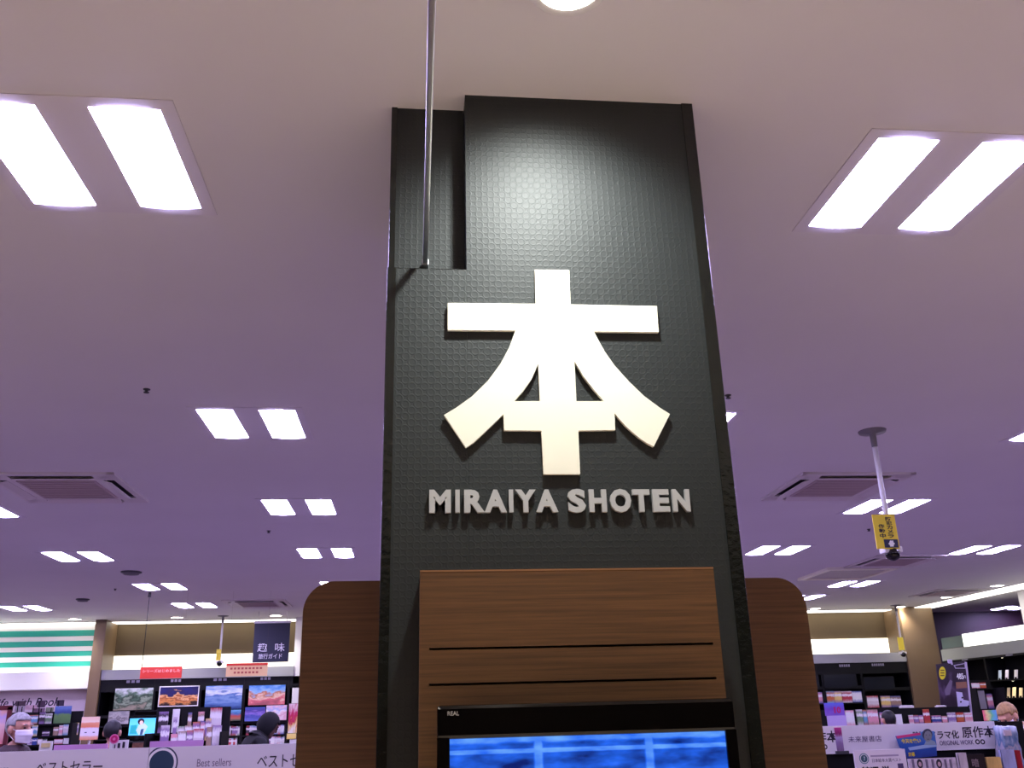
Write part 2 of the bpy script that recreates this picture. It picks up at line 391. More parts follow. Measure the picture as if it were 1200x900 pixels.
# rounded walnut wings either side of the column
YWING = 2.34
def wing(label, xi, xo, ztop, rad):
    t = thing('wood_wing', label, 'wood panel', ((xi+xo)/2, YWING, 0))
    s_ = 1 if xo > xi else -1
    pts = [(xi, 0), (xo, 0)]
    for i in range(13):
        a = pi/2*i/12; pts.append((xo-s_*rad+s_*rad*cos(a), ztop-rad+rad*sin(a)))
    pts.append((xi, ztop))
    outline('panel', [pts], YWING+.04, .04, M_WOOD2, t)
    box('bracket', min(xi, xi+s_*.0-s_*.01), max(xi, xi+s_*.05), YWING+.04, YWING+.08, 1.2, 1.3, M_DGREY, t)
wl = rect(354, 681, 443, 900, YWING); wr = rect(905, 677, 950, 900, YWING)
wing('walnut wing panel with a rounded corner beside the glossy corner with the notch', CX0+.001, ony(354.5, 725, YWING).x, ony(400, 681, YWING).z, .075)
wing('walnut wing panel with a rounded corner on the side without the notch', CX1-.001, ony(947, 725, YWING).x, ony(905, 677, YWING).z, .075)

# television
YT = 1.864
tv = thing('television', 'black glossy television showing a blue picture on the walnut panel', 'television', (.337, YT, 1.2))
tx0, tx1, tz0, tz1 = .044, .629, 1.215, 1.622
sx0, sx1, sz0, sz1 = .068, .607, 1.258, 1.5605
bm = bmesh.new()
bm_box(bm, tx0, tx1, YT, YT+.03, sz1, tz1, .007); bm_box(bm, tx0, tx1, YT, YT+.03, tz0, sz0, .004)
bm_box(bm, tx0, sx0, YT+.0004, YT+.03, sz0-.003, sz1+.003); bm_box(bm, sx1, tx1, YT+.0004, YT+.03, sz0-.003, sz1+.003)
from_bm('bezel', bm, M_BLACKB, tv)
box('screen', sx0-.001, sx1+.001, YT+.006, YT+.02, sz0-.001, sz1+.001, make_tv_picture(), tv)
box('back_housing', tx0+.02, tx1-.02, YT+.028, YT+.075, tz0+.02, tz1-.02, M_BLACK, tv, .01)
box('wall_mount', .2, .47, YT+.07, YW-.0005, 1.32, 1.5, M_DGREY, tv)
lg = rect(524.5, 833.5, 538, 838.5, YT)
text('REAL', mat('grey_logo', (190, 190, 190), .5), tv, lg[0], lg[1], lg[2], lg[3], YT+.001, bold=.01, depth=.0015, name='logo')

# ================================================================== CEILING FITTINGS
def make_fixture():
    t = thing('ceiling_light', 'square recessed ceiling light with two glowing white panels', 'ceiling light', (0, 0, H), 'twin panel ceiling lights')
    Z = Vector((0, 0, H))
    # frame: a shallow tray with two openings
    bm = bmesh.new()
    for a, b, c, d in ((-.305, .305, -.305, -.262), (-.305, .305, .262, .305), (-.305, -.262, -.262, .262), (.262, .305, -.262, .262), (-.07, .07, -.262, .262)):
        bm_box(bm, a, b, c, d, H-.003, H+.001)
    from_bm('frame', bm, M_FRAME, t)
    for sx in (-1, 1):
        bm = bmesh.new(); N = 8; rows = []
        x0, x1 = (.071, .262) if sx > 0 else (-.262, -.071)
        for j in range(2):
            y = (-.258, .258)[j]; r = []
            for i in range(N+1):
                f = i/N; r.append(bm.verts.new((x0+(x1-x0)*f, y, H-.003-.006*(1-(2*f-1)**2))))
            rows.append(r)
        for i in range(N): bm.faces.new((rows[0][i], rows[1][i], rows[1][i+1], rows[0][i+1]))
        top = [[bm.verts.new((v.co.x, v.co.y, H-.0005)) for v in (r[0], r[-1])] for r in rows]
        bm.faces.new(rows[0] + [top[0][1], top[0][0]]); bm.faces.new(rows[1] + [top[1][1], top[1][0]])
        bm.faces.new((top[0][0], top[0][1], top[1][1], top[1][0]))
        from_bm('lamp_panel', bm, M_PANEL, t, False)
    return t
fx = make_fixture()
spots = [(-.975, 2.462), (1.63, 2.462), (-.925, 5.10), (1.56, 5.10), (4.09, 5.10), (-3.42, 7.34), (-.915, 7.295), (1.55, 7.3), (4.0, 7.36), (-3.33, 9.52), (-.9, 9.45), (1.52, 9.5), (3.87, 9.53), (6.29, 9.62),
         (-3.11, 11.78), (-.9, 11.8), (1.5, 11.8), (3.8, 12.0), (6.06, 12.36), (-5.46, 13.82), (-3.13, 13.75), (5.94, 13.86), (10.75, 15.95),
         (-3.5, 2.46), (4.1, 2.46), (-3.5, 5.1), (-5.9, 5.1), (-5.8, 7.35), (6.5, 5.1), (6.5, 7.35), (-5.7, 9.5), (-5.6, 11.8), 
         (10.8, 11.5), (10.8, 7.3), (8.5, 9.6), (8.5, 7.3), (-8, 13.8), (-8, 9.5)]
FIX_LABELS = {(1.63, 2.462): 'large twin panel ceiling light level with the column front, opposite its notch side', (4.0, 7.36): 'twin panel ceiling light behind the pole of the yellow camera notice',
    (-3.11, 11.78): 'twin panel ceiling light above the dark wire of the red banner', (-3.13, 13.75): 'twin panel ceiling light beside the air conditioner above the navy sign',
    (6.06, 12.36): 'twin panel ceiling light next to the pale framed access hatch', (10.75, 15.95): 'twin panel ceiling light by the plum wall beyond the white lightbox',
    (-.925, 5.10): 'twin panel ceiling light between the column and the sprinkler by the open-flap air conditioner', (-3.42, 7.34): 'twin panel ceiling light touching the far corner of the open-flap air conditioner'}
for i, (x, y) in enumerate(spots):
    if i == 0: fx.location = (x, y, H)
    else: dup(fx, (x, y, H), FIX_LABELS.get((x, y)))

fx['label'] = 'large twin panel ceiling light level with the column front, on its notch side'

def make_cassette(label):
    t = thing('air_conditioner', label, 'air conditioner', (0, 0, H))
    M_AC = mat('air_conditioner_plastic', (222, 214, 214), .5)
    bm = bmesh.new()
    a, s0, s1, hl = .43, .315, .385, .27
    # body built as pieces around the four outlets so the outlets are real recesses
    zb_, zt_ = H-.016, H+.001
    bm_box(bm, -s0, s0, -s0, s0, zb_, zt_)
    for k in range(4):
        R = Matrix.Rotation(k*pi/2, 4, 'Z')
        bm_box(bm, -a, a, -a, -s1, zb_, zt_, 0, R)
        bm_box(bm, -s1, -hl, -s1, -s0, zb_, zt_, 0, R); bm_box(bm, hl, s1, -s1, -s0, zb_, zt_, 0, R)
    from_bm('body', bm, M_AC, t)
    bm = bmesh.new(); bm_box(bm, -.26, .26, -.26, .26, zb_-.006, zb_+.002, .003)
    g = from_bm('grille', bm, mat('air_conditioner_grille', (186, 168, 172), .6), t)
    for i in range(12):
        y = -.23+.46*i/11
        box('slat', -.24, .24, y-.006, y+.006, zb_-.010, zb_-.005, MATS['air_conditioner_grille'], g)
    for k in range(4):
        R = Matrix.Rotation(k*pi/2, 4, 'Z')
        bm = bmesh.new(); bm_box(bm, -hl, hl, -s1, -s0, H-.003, H+.001, 0, R); from_bm('outlet', bm, M_VENT_SHADE, t)  # near-black colour stands in for the shade inside the slot
        F = R @ Matrix.Translation((0, -s0+.002, zb_)) @ Matrix.Rotation(RAD(17), 4, 'X')
        bm = bmesh.new(); bm_box(bm, -hl+.01, hl-.01, -.055, 0, -.002, .002, 0, F); from_bm('flap', bm, M_AC, t)
    return t
ac = make_cassette('white ceiling air conditioner with open flaps near two small sprinkler heads'); ac.location = (-2.44, 6.62, H)
ac['label'] = 'square ceiling air conditioner with open flaps on the striped wall side of the column'
dup(ac, (3.21, 6.62, H), 'square ceiling air conditioner beside the hanging yellow camera notice')
dup(ac, (-2.22, 13.6, H), 'small looking far air conditioner above the navy hanging travel sign')
dup(ac, (5.62, 10.35, H), 'square ceiling air conditioner next to the pale framed access hatch')
dup(ac, (8.12, 13.5, H), 'far air conditioner between downlights beside the side cove strip')
# access hatch
t = thing('access_hatch', 'pale framed access hatch in the ceiling next to an air conditioner', 'hatch', (5.45, 11.28, H))
bm = bmesh.new()
for a, b, c, d in ((-.45, .45, -.47, -.40), (-.45, .45, .40, .47), (-.45, -.38, -.40, .40), (.38, .45, -.40, .40)): bm_box(bm, 5.45+a, 5.45+b, 11.28+c, 11.28+d, H-.03, H+.001)
from_bm('frame', bm, mat('hatch_frame_lit', (250, 246, 226), .4), t)  # paler than the door to imitate light falling on the frame
box('door', 5.07, 5.83, 10.88, 11.68, H-.014, H, mat('hatch_door', (204, 198, 190), .6), t)

# downlights
def downlight(x, y, label, group=None, r=.075):
    t = thing('downlight', label, 'downlight', (x, y, H), group)
    lathe('trim_ring', [(r, H-.004), (r+.018, H-.012), (r+.024, H-.006), (r+.024, H+.001)], M_WHITE, t, 24, (x, y, 0)).data
    for c in t.children:
        pass
    lathe('lens', [(.0005, H-.010), (r*.6, H-.0095), (r+.004, H-.006), (r+.004, H)], M_DOWN, t, 24, (x, y, 0))
    return t
def fixloc(t):  # lathe meshes were centred with 'at'
    return t
for x, y in ((-5.28, 15.3), (-3.74, 15.3), (-2.2, 15.25), (-.66, 15.25), (.9, 15.3), (2.4, 15.3), (3.9, 15.3), (5.3, 15.4), (6.84, 15.5), (8.35, 15.45), (-6.9, 15.3)):
    d_ = downlight(x, y, 'small round glowing downlight in the ceiling along the back wall', 'downlights along the back wall', .085)
    wl_ = bpy.data.lights.new('back_wall_spot', 'SPOT'); wl_.energy = 85; wl_.color = (1, .95, .9); wl_.spot_size = RAD(120); wl_.spot_blend = .9; wl_.shadow_soft_size = .06
    wo_ = bpy.data.objects.new('back_wall_spot', wl_); COL.objects.link(wo_); wo_.parent = d_; wo_.location = (0, 0, -.03)
for x, y in ((8.43, 14.1), (8.43, 12.75), (8.43, 11.2)):
    downlight(x, y, 'small round glowing downlight in the ceiling along the side cove', 'downlights along the side cove', .085)
wd = downlight(.343, 1.665, 'round glowing downlight in the ceiling aimed at the column emblem', None, .072)
sd = bpy.data.lights.new('emblem_spot', 'SPOT'); sd.energy = SPOT_POWER; sd.color = (.95, 1, .95); sd.spot_size = RAD(116); sd.spot_blend = 1; sd.shadow_soft_size = .04
so = bpy.data.objects.new('emblem_spot', sd); COL.objects.link(so); so.parent = wd; so.location = (0, 0, -.03)
so.rotation_euler = Vector((-.02, .42, -.82)).to_track_quat('-Z', 'Y').to_euler()

for x, y in ((-2.0, .9), (2.6, .9), (.4, -.3), (-2.0, -1.4), (2.6, -1.4), (5.0, .9), (-4.4, .9), (.4, -2.6)):  # lamps added out of view; their floor bounce warms the near ceiling
    d_ = downlight(x, y, 'added unseen warm downlight before the column, warming the near ceiling', 'added warm downlights', .072)
    wl_ = bpy.data.lights.new('warm_fill_spot', 'SPOT'); wl_.energy = WARM_POWER; wl_.color = (1, .95, .74); wl_.spot_size = RAD(110); wl_.spot_blend = .8; wl_.shadow_soft_size = .06
    wo_ = bpy.data.objects.new('warm_fill_spot', wl_); COL.objects.link(wo_); wo_.parent = d_; wo_.location = (0, 0, -.03)

# sprinklers, detectors
def sprinkler(px, py, label):
    p = onz(px, py, H); t = thing('sprinkler', label, 'sprinkler', (p.x, p.y, H))
    lathe('rosette', [(.018, H+.001), (.017, H-.004), (.009, H-.007)], M_DGREY, t, 14, (p.x, p.y, 0))
    lathe('deflector', [(.007, H-.006), (.007, H-.014), (.014, H-.016), (.014, H-.020), (.0005, H-.022)], M_DGREY, t, 14, (p.x, p.y, 0))
sprinkler(172, 456, 'small dark sprinkler head beside the open-flap air conditioner')
sprinkler(853, 463, 'small dark sprinkler head close to the glossy column corner')
sprinkler(315, 622, 'tiny dark sprinkler head between twin panel lights')
sprinkler(1018, 620, 'tiny dark sprinkler head behind the yellow camera notice')
sprinkler(135, 690, 'tiny dark sprinkler head beside the round grey detector')
def detector(px, py, r, label):
    p = onz(px, py, H); t = thing('smoke_detector', label, 'detector', (p.x, p.y, H))
    lathe('base', [(r, H+.001), (r, H-.012), (r*.8, H-.018)], M_DGREY, t, 20, (p.x, p.y, 0))
    lathe('cap', [(r*.8, H-.016), (r*.72, H-.032), (.0005, H-.036)], mat('detector_grey', (110, 104, 110), .6), t, 20, (p.x, p.y, 0))
detector(154, 670, .11, 'flat round grey smoke detector before the merged twin panel light')
detector(97, 702, .085, 'flat round grey smoke detector nearer the striped wall')

# ------------------------------------------------------------------ security cameras on poles
def camera_pole(label, x, y, ztop_plate, zbot_plate, pw, zcam, big):
    t = thing('security_camera', label, 'security camera', (x, y, H))
    lathe('ceiling_plate', [(.085, H+.001), (.08, H-.012), (.02, H-.02), (.018, H-.10), (.013, H-.11)], mat('pole_grey', (120, 116, 122), .4), t, 24, (x, y, 0))
    tube('pole', (x, y, H-.10), (x, y, zcam+.06), .016, M_WHITE, t, 14)
    # notice plate, turned a little
    box('mount', x-.055, x+.055, y-.0235, y+.05, zcam+.035, zcam+.072, M_WHITE, t, .008)
    ball('dome', (x, y, zcam+.03), .042, mat('dome_black', (10, 10, 12), .1), t)
    pl = box('notice_plate', x-pw*.75, x+pw*.25, y-.03, y-.024, zbot_plate, ztop_plate, M_YEL, t)
    return t, pl
p = onz(1022, 505, H)
zt1 = ony(1038, 603, p.y-.03).z; zb1 = ony(1045, 643, p.y-.03).z; zc1 = ony(1048, 655, p.y).z
t, pl = camera_pole('black dome camera on a white ceiling pole with a yellow notice plate by the column', p.x, p.y, zt1, zb1, .14, zc1, True)
yf = p.y-.031; px0, px1 = p.x-.14*.75, p.x+.14*.25; w = px1-px0; h = zt1-zb1
for i, ch in enumerate('防犯カメラ'):
    text(ch, M_INK, pl, px0+w*.56, px0+w*.82, zt1-h*(.07+.125*(i+1))+.002, zt1-h*(.07+.125*i), yf, bold=.02)
for i, ch in enumerate('作動中'):
    text(ch, M_INK, pl, px0+w*.2, px0+w*.46, zt1-h*(.28+.14*(i+1))+.003, zt1-h*(.28+.14*i), yf, bold=.02)
box('badge', px0+w*.34, px0+w*.95, yf-.001, yf+.003, zb1+h*.03, zb1+h*.27, mat('badge_blue', (30, 34, 70), .5), pl)
# white lens emblem of the badge
q0, q1 = px0+w*.5, px0+w*.8
outline('badge_mark', [[(q0+(q1-q0)*u, zb1+h*(.06+.18*v)) for u, v in ((.25, 0), (.75, 0), (.8, .25), (1, .5), (.85, .62), (.8, 1), (.6, .92), (.45, 1), (.3, .9), (.2, .6), (0, .45), (.2, .3))]], yf, .002, M_WINK, pl)
p = onz(261, 727, H); yy = 15.2
xx = ony(261, 729, yy).x
t, pl = camera_pole('black dome camera on a pole with yellow plate, beside the navy travel sign', xx, yy, ony(258, 761, yy).z, ony(258, 774, yy).z, .07, ony(257, 780, yy).z, False)
yy = 15.2; xx = ony(1050, 715, yy).x
t, pl = camera_pole('black dome camera on a pole with yellow plate, in front of the brown pilaster', xx, yy, ony(1058, 747, yy).z, ony(1058, 762, yy).z, .1, ony(1060, 769, yy).z, False)

# ================================================================== BACK WALL, STRIPED PART
YS = 15.86
xs1 = ony(107, 760, YS).x; xs0 = -8.9
def zrow(py, Y, px=60): return ony(px, py, Y).z
ws = thing('striped_fascia', 'white wall fascia with four teal green stripes', 'fascia', ((xs0+xs1)/2, YS, 0))
box('board', xs0, -5.03, YS, YB-.001, zrow(808, YS), H-.025, M_WHITE, ws)
M_TEAL = mat('teal_stripe', (34, 160, 140), .5)
for a, b in ((739, 746), (751.5, 758), (763.5, 769.5), (775.5, 781.5)):
    box('stripe', xs0, -5.04, YS-.004, YS+.001, zrow(b, YS), zrow(a, YS), M_TEAL, ws)
hb = thing('header_box', 'plain white header box under the teal stripes', 'header box', ((xs0+xs1)/2, YS-.2, 0))
box('box', xs0, -5.04, YS-.25, YS-.001, zrow(808, YS-.25), zrow(787, YS-.25), M_WHITE, hb, .005)
box('light_strip', xs0+.1, -5.14, YS-.2, YS-.05, zrow(787, YS-.25), zrow(787, YS-.25)+.012, M_COVE, hb)
pn = thing('lettered_panel', 'pale panel under the white header with italic books lettering', 'panel', ((xs0+xs1)/2, YS, 0))
box('board', xs0, -5.04, YS+.02, YB-.001, 0, zrow(808, YS), mat('pale_lilac_panel', (226, 212, 214), .6), pn)
r = rect(-9, 818, 75, 828, YS+.02)
text('Life with Books', M_INK, pn, r[0], r[1], r[2], r[3], YS+.021, bold=.012, shear=.25)

# ================================================================== BOOKCASES
COVERS = [(222, 214, 216), (190, 60, 70), (60, 80, 150), (235, 205, 120), (120, 150, 110), (230, 160, 170), (60, 50, 60), (150, 120, 170), (240, 240, 236), (200, 110, 60), (110, 170, 200), (170, 140, 120)]
CN = ['pale grey', 'red', 'blue', 'yellow', 'green', 'pink', 'dark', 'violet', 'white', 'orange', 'sky blue', 'tan']
def cover_mat(i, seed):
    a = COVERS[i]; b = COVERS[(i*5+seed*3+1) % len(COVERS)]
    return picture('cover_print_%d_%d' % (i, seed % 4), [(0, b), (.3, a), (.52, a), (.6, (245, 240, 240)), (.72, (240, 236, 236)), (.8, a), (1, b)], .10, 6+seed % 3, (1, 1, 1), 0, i+seed)
def book_front(r, Y, i, seed, where, group, th=.018, name='book', lean=0, m=None, label=None):
    """a book standing face out: pages block and printed cover"""
    x0, x1, z0, z1 = r; z0 += EPS
    t = thing(name, label or '%s covered book %s' % (CN[i], where), 'book', ((x0+x1)/2, Y, z0), group)
    M = None
    if lean: M = Matrix.Translation((0, Y, z0)) @ Matrix.Rotation(-lean, 4, 'X') @ Matrix.Translation((0, -Y, -z0))
    box('page_block', x0+.003, x1-.003, Y-th+.002, Y-.002, z0+.002, z1-.003, M_PAPER, t, 0, M)
    bm = bmesh.new(); bm_box(bm, x0, x1, Y-th, Y-th+.002, z0, z1, 0, M); bm_box(bm, x0, x1, Y-.002, Y, z0, z1, 0, M); bm_box(bm, x0, x0+.003, Y-th, Y, z0, z1, 0, M)
    from_bm('cover', bm, m or cover_mat(i, seed), t)
    return t
def spine_row(x0, x1, z0, hmax, Y, depth, where, group, pal, wmin=.018, wmax=.05, gap=.0, rng=random):
    x = x0; z0 += EPS
    while x < x1-wmin:
        w = min(rng.uniform(wmin, wmax), x1-x); h = hmax*rng.uniform(.86, 1)
        if rng.random() >= gap:
            i = rng.choice(pal)
            t = thing('book', '%s spined book standing %s' % (CN[i], where), 'book', (x+w/2, Y, z0), group)
            box('cover', x, x+w-.0015, Y, Y+depth, z0, z0+h, cover_mat(i, int(rng.random()*4)), t)
            box('page_block', x+.002, x+w-.0035, Y+.004, Y+depth+.002, z0+.003, z0+h+.0005, M_PAPER, t)
        x += w
def bookcase(label, x0, x1, yf, yb, ztop, shelves, header_py=None, slots=True, mat_=M_BLACK):
    t = thing('bookcase', label, 'bookcase', ((x0+x1)/2, yf, 0))
    box('back_panel', x0, x1, yb-.02, yb, 0, ztop, mat_, t)
    box('side_panel', x0, x0+.02, yf, yb-.02, 0, ztop, mat_, t); box('side_panel', x1-.02, x1, yf, yb-.02, 0, ztop, mat_, t)
    box('top_panel', x0+.02, x1-.02, yf, yb-.02, ztop-.03, ztop, mat_, t)
    box('header', x0+.02, x1-.02, yf, yf+.02, ztop-.18, ztop-.03, mat_, t)
    box('plinth', x0+.02, x1-.02, yf+.02, yb-.02, 0, .1, mat_, t)
    for z in shelves: box('shelf', x0+.02, x1-.02, yf+.01, yb-.02, z-.022, z, mat_, t)
    return t
YF = 15.55
ZF0, ZF1 = 2.285, 2.435      # grey fascia over the cases
def illegible(t, px, py, w, Y, n=4):
    """small header print, too small to read in the photograph: short white bars"""
    x0 = ony(px-w/2, py, Y).x; x1 = ony(px+w/2, py, Y).x; z = min(ony(px, py, Y).z, ZF0-.03); s_ = (x1-x0)/n
    for k in range(n):
        box('header_print', x0+k*s_, x0+(k+.7)*s_, Y-.002, Y+.001, z-.02, z+.02, mat('faint_print', (150, 146, 158), .6), t)

XL0 = -4.86
secs = [ony(131, 800, YF).x] + [ony(p_, 800, YF).x for p_ in (181.5, 235.5, 286.5, 338.5, 391)]
secs[0] = XL0
fas = thing('grey_fascia', 'long grey fascia board over the travel bookcases', 'fascia', (-3, YF, ZF0))
box('board', XL0+.001, ony(345, 780, YF).x, YF-.02, YF+.02, ZF0, ZF1, M_GREY, fas)
wall_band = thing('lit_wall_band', 'lit wall band made to glow cream over the travel bookcases', 'light band', (-3, YB, 2.3))
box('diffuser', XL0+.001, secs[-1], YB-.03, YB-.001, 2.31, 2.68, M_LITWALL, wall_band)  # plain wall made to glow in place of cove light on it
rl_ = random.Random(3)
zA = ony(290, 861.5, YF).z; zB = ony(290, 874, YF).z; zP = ony(290, 846, YF+.1).z
names = ['green landscape poster', 'night temple poster', 'blue seascape poster', 'canal poster', 'magenta poster']
cases_l = []
for k in range(5):
    x0, x1 = secs[k], secs[k+1]
    t = bookcase('black wall bookcase holding the %s' % names[k], x0+.0005, x1-.0005, YF, YB-.04, ZF0-EPS, [zA, zB, zP-.004, .9, .5], None)
    cases_l.append(t)
for k, (px, w) in enumerate(((157, 17), (207, 13), (259, 17), (312, 13))): illegible(cases_l[k], px, 797-k*1.6, w, YF, 3)

P_LAND = [(0, (150, 140, 120)), (.2, (60, 80, 60)), (.4, (150, 165, 140)), (.55, (40, 60, 45)), (.75, (90, 120, 95)), (1, (210, 215, 215))]
P_TEMP = [(0, (40, 20, 20)), (.18, (230, 150, 80)), (.35, (150, 60, 30)), (.5, (250, 190, 130)), (.62, (40, 30, 80)), (1, (30, 35, 110))]
P_SEA = [(0, (40, 70, 130)), (.3, (90, 125, 185)), (.45, (130, 160, 205)), (.6, (70, 110, 180)), (.72, (225, 232, 245)), (1, (110, 150, 215))]
P_CAN = [(0, (170, 90, 100)), (.25, (220, 110, 120)), (.4, (235, 200, 180)), (.55, (190, 110, 70)), (.7, (150, 190, 230)), (1, (70, 130, 210))]
P_SUN = [(0, (60, 80, 60)), (.25, (170, 110, 90)), (.45, (190, 80, 70)), (.65, (60, 110, 170)), (1, (120, 180, 225))]
P_PURP = [(0, (110, 120, 200)), (.35, (70, 80, 170)), (.55, (150, 120, 210)), (.75, (80, 60, 150)), (1, (60, 90, 170))]
P_PINK = [(0, (240, 215, 225)), (.35, (225, 170, 190)), (.55, (245, 235, 240)), (.75, (170, 180, 230)), (1, (235, 200, 215))]
P_MAG = [(0, (240, 230, 220)), (.25, (230, 190, 120)), (.45, (190, 30, 70)), (.7, (200, 50, 110)), (1, (230, 200, 215))]
P_GREYL = [(0, (190, 185, 190)), (.4, (110, 105, 110)), (.6, (180, 175, 175)), (1, (140, 140, 145))]
def poster(label, px0, py0, px1, py1, Y, stops, amt=.3, sc=4, frame=None, cat='poster', emit=0, seed=1, stretch=(1, 1, 1), thick=.012, parent_mat=None):
    x0, x1, z0, z1 = rect(px0, py0, px1, py1, Y)
    t = thing('poster', label, cat, ((x0+x1)/2, Y, z0))
    box('print', x0, x1, Y, Y+thick, z0, z1, parent_mat or picture('print_'+label.replace(' ', '_')[:40], stops, amt, sc, stretch, emit, seed), t)
    f = .012
    if frame:
        bm = bmesh.new()
        for a, b, c, d in ((x0-f, x1+f, z1-.002, z1+f), (x0-f, x1+f, z0-f, z0+.002), (x0-f, x0+.002, z0, z1), (x1-.002, x1+f, z0, z1)): bm_box(bm, a, b, Y-.006, Y+thick, c, d)
        from_bm('frame', bm, frame, t)
    else:
        box('backing', x0-.004, x1+.004, Y+thick, Y+thick+.006, z0-.004, z1+.004, M_BLACK, t)
    return t
YP = YF-.02
def pos(label, a, b, c, d, st, **k): return poster(label, a, b, c, d, YP, st, thick=.01, **k)
# rails that the posters hang on (part of each bookcase)
for k, t in enumerate(cases_l):
    box('display_rail', secs[k]+.02, secs[k+1]-.02, YF-.003, YF+.012, ony(200, 806, YF).z-.02, ony(200, 806, YF).z+.02, M_BLACK, t)
    box('display_rail', secs[k]+.02, secs[k+1]-.02, YF-.003, YF+.012, ony(200, 838, YF).z-.02, ony(200, 838, YF).z+.02, M_BLACK, t)
pos('misty green mountain landscape poster on the travel bookcase', 134, 806.5, 178.5, 832, P_LAND, amt=.5, sc=4)
pos('small grey town picture under the green landscape poster', 127, 833.5, 151, 848.5, P_GREYL, amt=.5, sc=5)
pos('night picture of lit temple buildings in a white frame', 187, 804.8, 232, 827, P_TEMP, amt=.42, sc=5, frame=M_PAPER)
pos('blue sea and cloud poster on the travel bookcase', 240.5, 803.5, 283.5, 831, P_SEA, amt=.3, sc=3, stretch=(1, 1, 2.5))
pos('small red sunset picture under the blue sea poster', 260, 831.8, 282, 845, P_SUN, amt=.15, sc=3, stretch=(1, 1, 2))
pos('canal picture with red buildings under blue sky', 291.5, 803, 334, 826, P_CAN, amt=.4, sc=4)
pos('purple blue sky picture below the canal poster', 287, 828.6, 310.5, 845, P_PURP, amt=.25, sc=3, stretch=(1, 1, 2.5))
pos('pale pink cherry blossom picture below the canal poster', 311.8, 826.5, 335.8, 844, P_PINK, amt=.4, sc=4)
pos('tall magenta and yellow poster by the walnut wing', 338, 824.5, 348.5, 859, P_MAG, amt=.4, sc=4)
pos('yellow notice below the magenta poster', 336, 859.5, 347, 866, [(0, (240, 210, 110)), (1, (250, 225, 140))], amt=.1)
# books on the travel shelves
WH = [0, 8, 8, 8, 0, 1, 6, 7, 0]
def inside(a, b, py):
    xa, xb = ony(a, py, YF).x, ony(b, py, YF).x; k = max(i for i in range(5) if secs[i] < (xa+xb)/2)
    return max(xa, secs[k]+.022), min(xb, secs[k+1]-.022)
for a, b, k in ((259, 284.5, 'under the sunset picture'), (288, 336, 'under the canal picture')):
    spine_row(*inside(a, b, 856), zA, zA*0+ony(290, 850, YF).z-zA, YF+.02, .15, 'on the upper travel shelf '+k, 'upper travel shelf books '+k, WH, .02, .06, .02, rl_)
for a, b, k in ((258, 284.5, 'under the sunset picture'), (288, 336, 'under the canal picture')):
    spine_row(*inside(a, b, 868), zB, ony(290, 864, YF).z-zB, YF+.02, .15, 'on the lower travel shelf '+k, 'lower travel shelf books '+k, WH, .02, .06, .18, rl_)

# hanging signs in front of the travel bookcases
YH = 12.3
def hang_wire(t, x, Y, z0): tube('wire', (x, Y, z0), (x, Y, H), .004, M_BLACK, t, 6)
x0, x1, z0, z1 = rect(164.5, 781.5, 213, 795, YH)
t = thing('hanging_banner', 'red hanging banner with small white writing', 'banner', ((x0+x1)/2, YH, z0))
bn = box('board', x0, x1, YH-.006, YH+.006, z0, z1, M_RED, t)
text('シリーズはじめました', mat('pale_red_ink', (250, 190, 170), .5), bn, x0+(x1-x0)*.05, x1-(x1-x0)*.04, z0+(z1-z0)*.52, z0+(z1-z0)*.8, YH-.006, bold=.01)
hang_wire(t, x0+.012, YH, z1-.01)
tube('hook', (x0+.012, YH, H-.06), (x0+.012, YH, H), .018, M_DGREY, t, 10)
tube('wire', (x1-.012, YH, z1-.01), (x1-.012, YH, H), .0005, M_BROWN, t, 5)
x0, x1, z0, z1 = rect(265, 777.5, 313.5, 792.5, YH)
t = thing('hanging_banner', 'pale orange hanging banner with a red top edge and tiny writing', 'banner', ((x0+x1)/2, YH, z0))
bn = box('board', x0, x1, YH-.006, YH+.006, z0, z1, mat('peach_banner', (240, 200, 140), .55), t)
box('top_edge', x0, x1, YH-.008, YH+.007, z1-.025, z1+.004, M_RED, t)
for r_, y_ in ((.62, 9), (.3, 7)):
    for k in range(y_):
        xa = x0+(x1-x0)*(.1+.8*(k+.5*(9-y_))/9)
        box('print_mark', xa, xa+(x1-x0)*.055, YH-.008, YH-.005, z0+(z1-z0)*r_-.012, z0+(z1-z0)*r_+.012, mat('red_brown_ink', (190, 90, 70), .5), bn)
for xa in (x0+.02, x1-.02): tube('wire', (xa, YH, z1), (xa, YH, H), .0005, M_BROWN, t, 5)
YG = 14.7
x0, x1, z0, z1 = rect(297.3, 730, 339, 776, YG)
t = thing('hanging_sign', 'navy hanging sign with white characters for hobbies and travel guides', 'sign', ((x0+x1)/2, YG, z0))
bn = box('board', x0, x1, YG-.012, YG+.012, z0, z1, M_NAVY, t)
w, h = x1-x0, z1-z0
text('趣', M_WINK, bn, x0+w*.12, x0+w*.39, z0+h*.265, z0+h*.48, YG-.012, bold=.006)
text('味', M_WINK, bn, x0+w*.61, x0+w*.88, z0+h*.265, z0+h*.48, YG-.012, bold=.006)
text('旅行ガイド', M_WINK, bn, x0+w*.16, x0+w*.82, z0+h*.085, z0+h*.215, YG-.012, bold=.006)
box('top_bar', x0-.01, x1+.01, YG-.016, YG+.016, z1-.005, z1+.03, M_WHITE, t)
for xa in (x0+.05, x1-.05): tube('hanger', (xa, YG, z1+.02), (xa, YG, H), .006, M_WHITE, t, 8)

